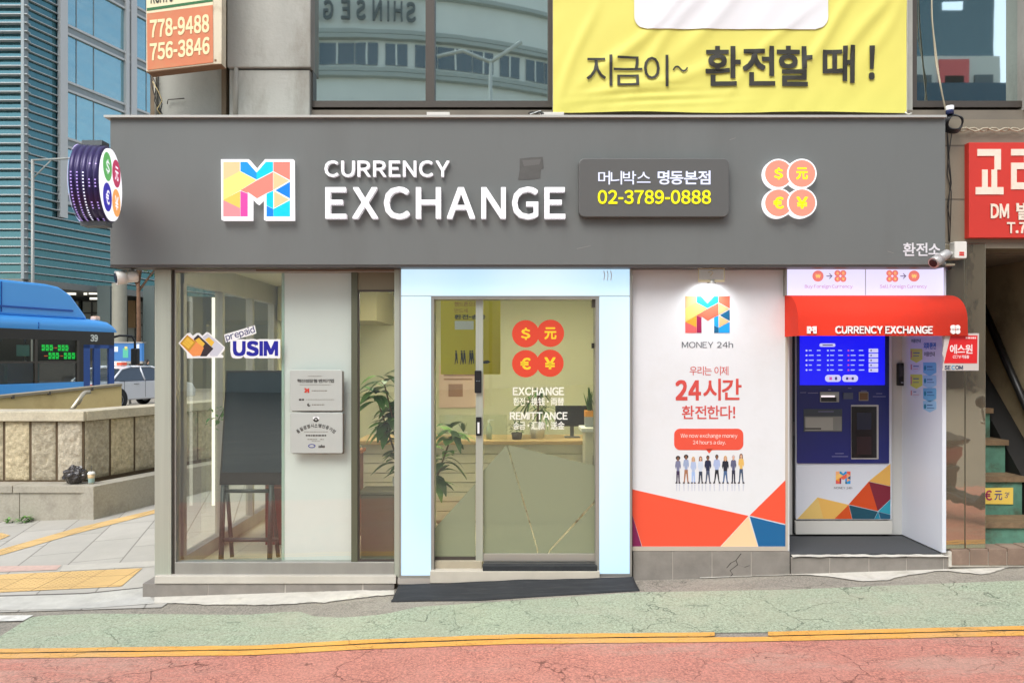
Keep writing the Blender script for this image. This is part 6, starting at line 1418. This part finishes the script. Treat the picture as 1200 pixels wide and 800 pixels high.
# blue backlit advertisement
ad = thing('advertising_panel', 'blue lit advertising panel under the tower behind the bus mirror', 'advertisement', tuple(S(148, 424, 24)))
mb = MB().m(glow('ad_blue', (70, 135, 205), .6)); mb.pbox(133, 166, 402, 423, 24, 24.2); mb.build('screen', ad)
mb = MB(); 
for (c_, r_) in (((230, 240, 250), (134, 406, 138, 412)), ((90, 190, 160), (144, 408, 150, 419)), ((225, 235, 250), (160, 403, 163, 408)), ((225, 235, 250), (160, 410, 163, 413)), ((225, 235, 250), (160, 415, 163, 418)), ((250, 220, 120), (146, 406, 149, 410))):
    mb.m(glow('ad_%d' % c_[0], c_, .8)); mb.pbox(*r_[:1], r_[2], r_[1], r_[3], 23.98, 24.0)
mb.build('picture', ad)
mb = MB().m(greysteel); mb.pbox(132, 167, 423, 426, 23.95, 24.25); mb.pbox(132, 167, 400.5, 402, 23.95, 24.25); q = S(148, 0, 24); mb.box(q.x-.1, q.x+.1, 24, 24.2, -.4, S(0, 424, 24).z); mb.build('frame', ad)
# two pedestrians in dark clothes, far off
def person(px, D, h, lab, stride=.16, rz=0):
    x = (px-600)*D/900; y = D-6; z0 = G(x, y)
    s_ = h/1.72
    V = [(0, 0, .93), (0, 0, 1.12), (0, 0, 1.38), (0, 0, 1.48), (0, -.01, 1.60), (0, -.015, 1.70),
         (.10, 0, .88), (.11, -stride*.5, .50), (.11, -stride, .07), (.11, -stride-.13, .04),
         (-.10, 0, .88), (-.11, stride*.3, .50), (-.11, stride, .08), (-.11, stride-.12, .04),
         (.19, 0, 1.38), (.24, .05, 1.12), (.25, -.04, .88), (.25, -.08, .80),
         (-.19, 0, 1.38), (-.24, -.04, 1.12), (-.25, -.12, .9), (-.25, -.16, .82)]
    E2 = [(0, 1), (1, 2), (2, 3), (3, 4), (4, 5), (0, 6), (6, 7), (7, 8), (8, 9), (0, 10), (10, 11), (11, 12), (12, 13), (2, 14), (14, 15), (15, 16), (16, 17), (2, 18), (18, 19), (19, 20), (20, 21)]
    Rr = [.15, .14, .15, .055, .09, .07, .09, .062, .04, .035, .09, .062, .04, .035, .065, .045, .034, .03, .065, .045, .034, .03]
    me = bpy.data.meshes.new('body'); me.from_pydata([Vector(v)*s_ for v in V], E2, []); o_ = bpy.data.objects.new('body', me); COL.objects.link(o_)
    md = o_.modifiers.new('skin', 'SKIN')
    for i, r_ in enumerate(Rr): me.skin_vertices[0].data[i].radius = (r_*s_, r_*s_*.8); me.skin_vertices[0].data[i].use_root = (i == 0)
    sd = o_.modifiers.new('sub', 'SUBSURF'); sd.levels = 1; sd.render_levels = 2
    me.materials.append(mat('dark_clothes', (38, 42, 52), .9))
    t_ = thing('person', lab, 'person', (x, y, z0), 'people walking under the tower', rz, True); o_.parent = t_
    mb = MB().m(mat('hair_dark', (30, 26, 24), .6)); mb.lathe((0, 0, 1.60*s_), [(0, .14*s_), (.06*s_, .125*s_), (.095*s_, .06*s_), (.095*s_, -.02*s_), (.06*s_, -.05*s_)], n=16); mb.build('hair', t_)
    mb = MB().m(mat('skin_tone', (200, 160, 136), .6)); mb.lathe((0, -.05*s_, 1.58*s_), [(0, .08*s_), (.05*s_, .05*s_), (.06*s_, 0), (.045*s_, -.06*s_), (0, -.09*s_)], n=12); mb.build('face', t_)
person(172, 35, 1.74, 'person in dark clothes walking beside the shop pillar, beyond the white taxi', rz=R(80))
person(153, 34, 1.72, 'person in dark clothes standing by the blue advertising panel', .05, R(-60))
# street pole with an arm in front of the tower
pl_ = thing('street_pole', 'thin grey street pole with a horizontal arm in front of the office tower', 'pole', tuple(S(38, 440, 14)))
mb = MB().m(mat('pole_grey', (150, 152, 146), .5, .3)); p_ = S(38.3, 187, 16); mb.tube([(p_.x, 16, -.4), (p_.x, 16, p_.z)], .045, 10); mb.build('post', pl_)
mb = MB().m(mat('pole_grey', (0, 0, 0))); q_ = S(95, 185, 16); mb.tube([(p_.x, 16, p_.z-.02), (q_.x, 16, q_.z)], .03, 8); mb.tube([(p_.x+.55, 16, p_.z), (p_.x, 16, p_.z-.55)], .018, 6); mb.build('arm', pl_)
# slim street tree
def tree(px, D, zc, rx, rz, n, lab, nm='street_tree', trunk_r=.07, group=None):
    x = (px-600)*D/900; y = D-6; t_ = thing(nm, lab, 'tree', (x, y, -.33), group)
    mb = MB().m(mat('bark', (110, 82, 62), .9, var=.2, vscale=8)); mb.tube([(x, y, -.4), (x+.03, y, zc*.5), (x-.02, y, zc)], trunk_r, 8, trunk_r*.5)
    for k in range(7):
        a = k*.9; mb.tube([(x, y, zc*.75+k*.06), (x+rx*.7*math.cos(a), y+rx*.7*math.sin(a), zc+rz*(-.3+.15*k))], trunk_r*.35, 5, .01)
    mb.build('trunk', t_)
    mb = MB(); cl = [(Vector((random.uniform(-1, 1), random.uniform(-1, 1), random.uniform(-1, 1))).normalized()*random.uniform(.2, .95), random.uniform(.2, .42)) for _ in range(16)]
    for k in range(n):
        c_, r_ = random.choice(cl); v = c_+Vector((random.gauss(0, 1), random.gauss(0, 1), random.gauss(0, 1)))*r_*.5
        b_ = Vector((x+v.x*rx, y+v.y*rx, zc+v.z*rz)); leaf(mb, b_, (random.uniform(-1, 1), random.uniform(-1, 1), random.uniform(-.6, .6)), .16, .05, random.choice(leafm), .3, 2)
    mb.build('crown', t_)
tree(162, 35, 6.3, 1.4, .95, 1300, 'slim street tree with a brown trunk behind the left end of the signboard', trunk_r=.13)
# ---- across the street, behind the camera (seen in the upstairs glass and from other positions)
def at_mirror(px, Dv): return (px-600)*Dv/900           # x for a reflection seen at virtual distance Dv in the upstairs glass
cur = thing('department_store', 'large curved pale stone department store across the street, seen mirrored in the upstairs windows', 'building', (-9, -44, 0))
stn = mat('pale_stone_far', (224, 228, 220), .8, var=.05, vscale=.3)
Rc = 26.0; Dn = 46.0; xc = at_mirror(395, Dn); yc = -(Dn-6.2)-Rc
def cpt(a, z, r=Rc): return Vector((xc+r*math.sin(a), yc+r*math.cos(a), z))
def arcwall(mb, a0, a1, z0, z1, r=Rc, n=48):
    mb.grid([[cpt(a0+(a1-a0)*i/n, z, r) for i in range(n+1)] for z in (z0, z1)], True)
mb = MB().m(stn); arcwall(mb, R(-80), R(85), -1, 27); arcwall(mb, R(-80), R(85), 27, 34, Rc-.0); mb.build('wall', cur)
mb = MB().m(mat('stone_band', (168, 176, 170), .8))
def zz(py): return EYE+(HY-py)*Dn/900
for py in (38.5, 44, 83, 88.5, -8):
    a0, a1 = R(-80), R(85); z_ = zz(py)
    mb.grid([[cpt(a0+(a1-a0)*i/48, z_+dz, Rc+dr) for i in range(49)] for (dz, dr) in ((-.14, .01), (-.1, .35), (.14, .35), (.18, .01))], False)
mb.build('cornice', cur)
wd_ = mirrormat('store_window', (.03, .05, .06), (.5, .6, .65), .15, .05)
for k in range(-16, 20):
    a = R(k*3.9); w_ = .95 if k % 4 else 1.5
    for (py0, py1) in ((50, 76), (120, 150)):
        z1, z0 = zz(py0), zz(py1); hw = w_/Rc/2*1.4
        mb = MB().m(wd_); mb.raw([cpt(a-hw, z0, Rc+.05), cpt(a+hw, z0, Rc+.05), cpt(a+hw, z1, Rc+.05), cpt(a-hw, z1, Rc+.05)], [(0, 1, 2, 3)]); 
        wo = mb.build('window', cur)
        if abs(k) < 12:
            mb = MB().m(stn); mb.raw([cpt(a-.002, z0, Rc+.08), cpt(a+.002, z0, Rc+.08), cpt(a+.002, z1, Rc+.08), cpt(a-.002, z1, Rc+.08)], [(0, 1, 2, 3)]); mb.build('window_bar', wo)
mb = MB().m(mat('store_letters', (70, 84, 86), .5))
def cf(a, b, d): return cpt(a, b, Rc+.2+d)
for ch, pxc in zip('SHINSEGAE', (481, 466, 454.5, 442, 424, 406, 386, 370, 352)):
    ac = (at_mirror(pxc, Dn)-xc)/Rc; w_ = .06 if ch == 'I' else .27
    text(mb, ch, cf, (ac+w_/Rc, zz(2), ac-w_/Rc, zz(25)), d0=0, d1=.15, bold=.025)
mb.build('lettering', cur)
# street lamp seen in the second upstairs window
lm = thing('street_lamp', 'double-armed street lamp across the street, mirrored in the upstairs window', 'street lamp', (at_mirror(575, 30), -23.8, 0))
xl = at_mirror(575, 30); zl2 = EYE+(HY-70)*30/900
mb = MB().m(mat('lamp_post_pale', (186, 190, 182), .5, .2)); mb.tube([(xl, -23.8, -.3), (xl, -23.8, zl2)], .07, 8); mb.build('post', lm)
mb = MB().m(mat('lamp_post_pale', (0, 0, 0))); mb.tube([(xl-2.1, -23.8, zl2+.1), (xl-1.1, -23.8, zl2+.35), (xl, -23.8, zl2-.1), (xl+1.2, -23.8, zl2+.7)], .08, 8); mb.build('arm', lm)
# blocks reflected in the right-hand upstairs window
def block(name, lab, px0, px1, py0, Dv, m, extra=None, py1=None, dep=8):
    x0_, x1_ = at_mirror(px0, Dv), at_mirror(px1, Dv); zt_ = EYE+(HY-py0)*Dv/900; zb_ = -1 if py1 is None else EYE+(HY-py1)*Dv/900; y_ = -(Dv-6.2)
    t_ = thing(name, lab, 'building', ((x0_+x1_)/2, y_, 0)); mb = MB().m(m); mb.box(x0_, x1_, y_-dep, y_, zb_, zt_); mb.build('wall', t_)
    for (nm_, a_, b_, c_, d__, mm) in (extra or []):
        mb = MB().m(mm); q0, q1 = at_mirror(a_, Dv), at_mirror(b_, Dv); mb.box(q0, q1, y_, y_+.15, EYE+(HY-d__)*Dv/900, EYE+(HY-c_)*Dv/900); mb.build(nm_, t_)
    return t_
gw = mat('block_window', (60, 78, 84), .3)
block('dark_building', 'tall dark glass building across the street, mirrored in the right upstairs window', 1068, 1165, -60, 60, mirrormat('dark_tower', (.02, .045, .05), (.3, .45, .5), .25, .05), [('sign', 1104, 1127, 3, 12, glow('far_sign', (220, 235, 255), 1.2))])
block('white_building', 'low white and red building across the street, mirrored in the right upstairs window', 1070, 1172, 66, 48, mat('block_white', (206, 208, 200), .7), [('red_bay', 1100, 1134, 71, 98, mat('block_red', (214, 88, 88), .7)), ('window', 1072, 1091, 89, 99, gw), ('window', 1106, 1128, 90, 98.5, gw), ('window', 1141, 1162, 89, 99, gw)], dep=4)
block('blue_building', 'low dark blue block across the street, mirrored in the right upstairs window', 1066, 1196, 97, 40, mat('block_blue', (26, 70, 92), .6), dep=3)
block('stone_block', 'plain grey stone block across the street to the right', 1230, 1600, 150, 34, mat('block_grey', (150, 148, 140), .8, var=.05, vscale=.4), [('window', 1250+k*40, 1275+k*40, 210, 260, gw) for k in range(8)])
# motor scooter by the kerb, out of frame, mirrored in the polished pilaster
sc_ = thing('motor_scooter', 'black and red motor scooter parked across the lane, mirrored in the brown polished pilaster', 'scooter', (4.75, -2.1, G(4.75, -2.1)+.004), None, R(75), True)
mb = MB().m(mat('scooter_red', (170, 50, 60), .3, coat=.5)); side_prism(mb, [(-.75, .62), (-.2, .55), (-.1, .75), (-.45, .82), (-.85, .80)], -.13, .13); mb.build('tail_fairing', sc_, bevel=.03)
mb = MB().m(mat('scooter_black', (26, 26, 28), .3, coat=.4)); side_prism(mb, [(-.2, .3), (.25, .25), (.42, .45), (.55, .95), (.62, 1.0), (.5, .3), (.3, .18), (-.3, .2), (-.6, .4), (-.5, .6), (-.15, .55)], -.12, .12); mb.build('frame', sc_, bevel=.02)
mb = MB().m(mat('scooter_seat', (24, 22, 22), .6)); side_prism(mb, [(-.85, .82), (-.1, .78), (.0, .84), (-.3, .9), (-.85, .9)], -.15, .15); mb.build('seat', sc_, bevel=.03)
mb = MB().m(greysteel); mb.tube([(.52, -.33, 1.08), (.60, 0, 1.0), (.52, .33, 1.08)], .016, 8); mb.tube([(.6, 0, 1.0), (.72, 0, .3)], .03, 8); mb.tube([(-.3, .14, .25), (-.8, .16, .35)], .045, 10); hb_ = mb.build('handlebar', sc_)
for s__ in (-1, 1):
    mb = MB().m(black); mb.tube([(.52, s__*.28, 1.08), (.5, s__*.3, 1.25)], .008, 6); mb.lathe((.5, s__*.31, 1.27), [(0, 0), (.055, 0), (.055, .02), (0, .02)], 'x', 16); mb.build('mirror', hb_)
for x in (-.62, .74):
    mb = MB().m(tyre); mb.lathe((x, -.06, .26), [(.15, 0), (.25, .01), (.26, .04), (.26, .08), (.25, .11), (.15, .12)], 'y', 28); o_ = mb.build('wheel', sc_); mb = MB().m(rim); mb.lathe((x, -.05, .26), [(.15, .0), (.14, .03), (.03, .02), (0, .0)], 'y', 20); mb.build('rim', o_)
mb = MB().m(mat('plate_pale', (214, 216, 206), .5)); mb.box(-.93, -.91, -.11, .11, .42, .56); mb.build('number_plate', sc_)
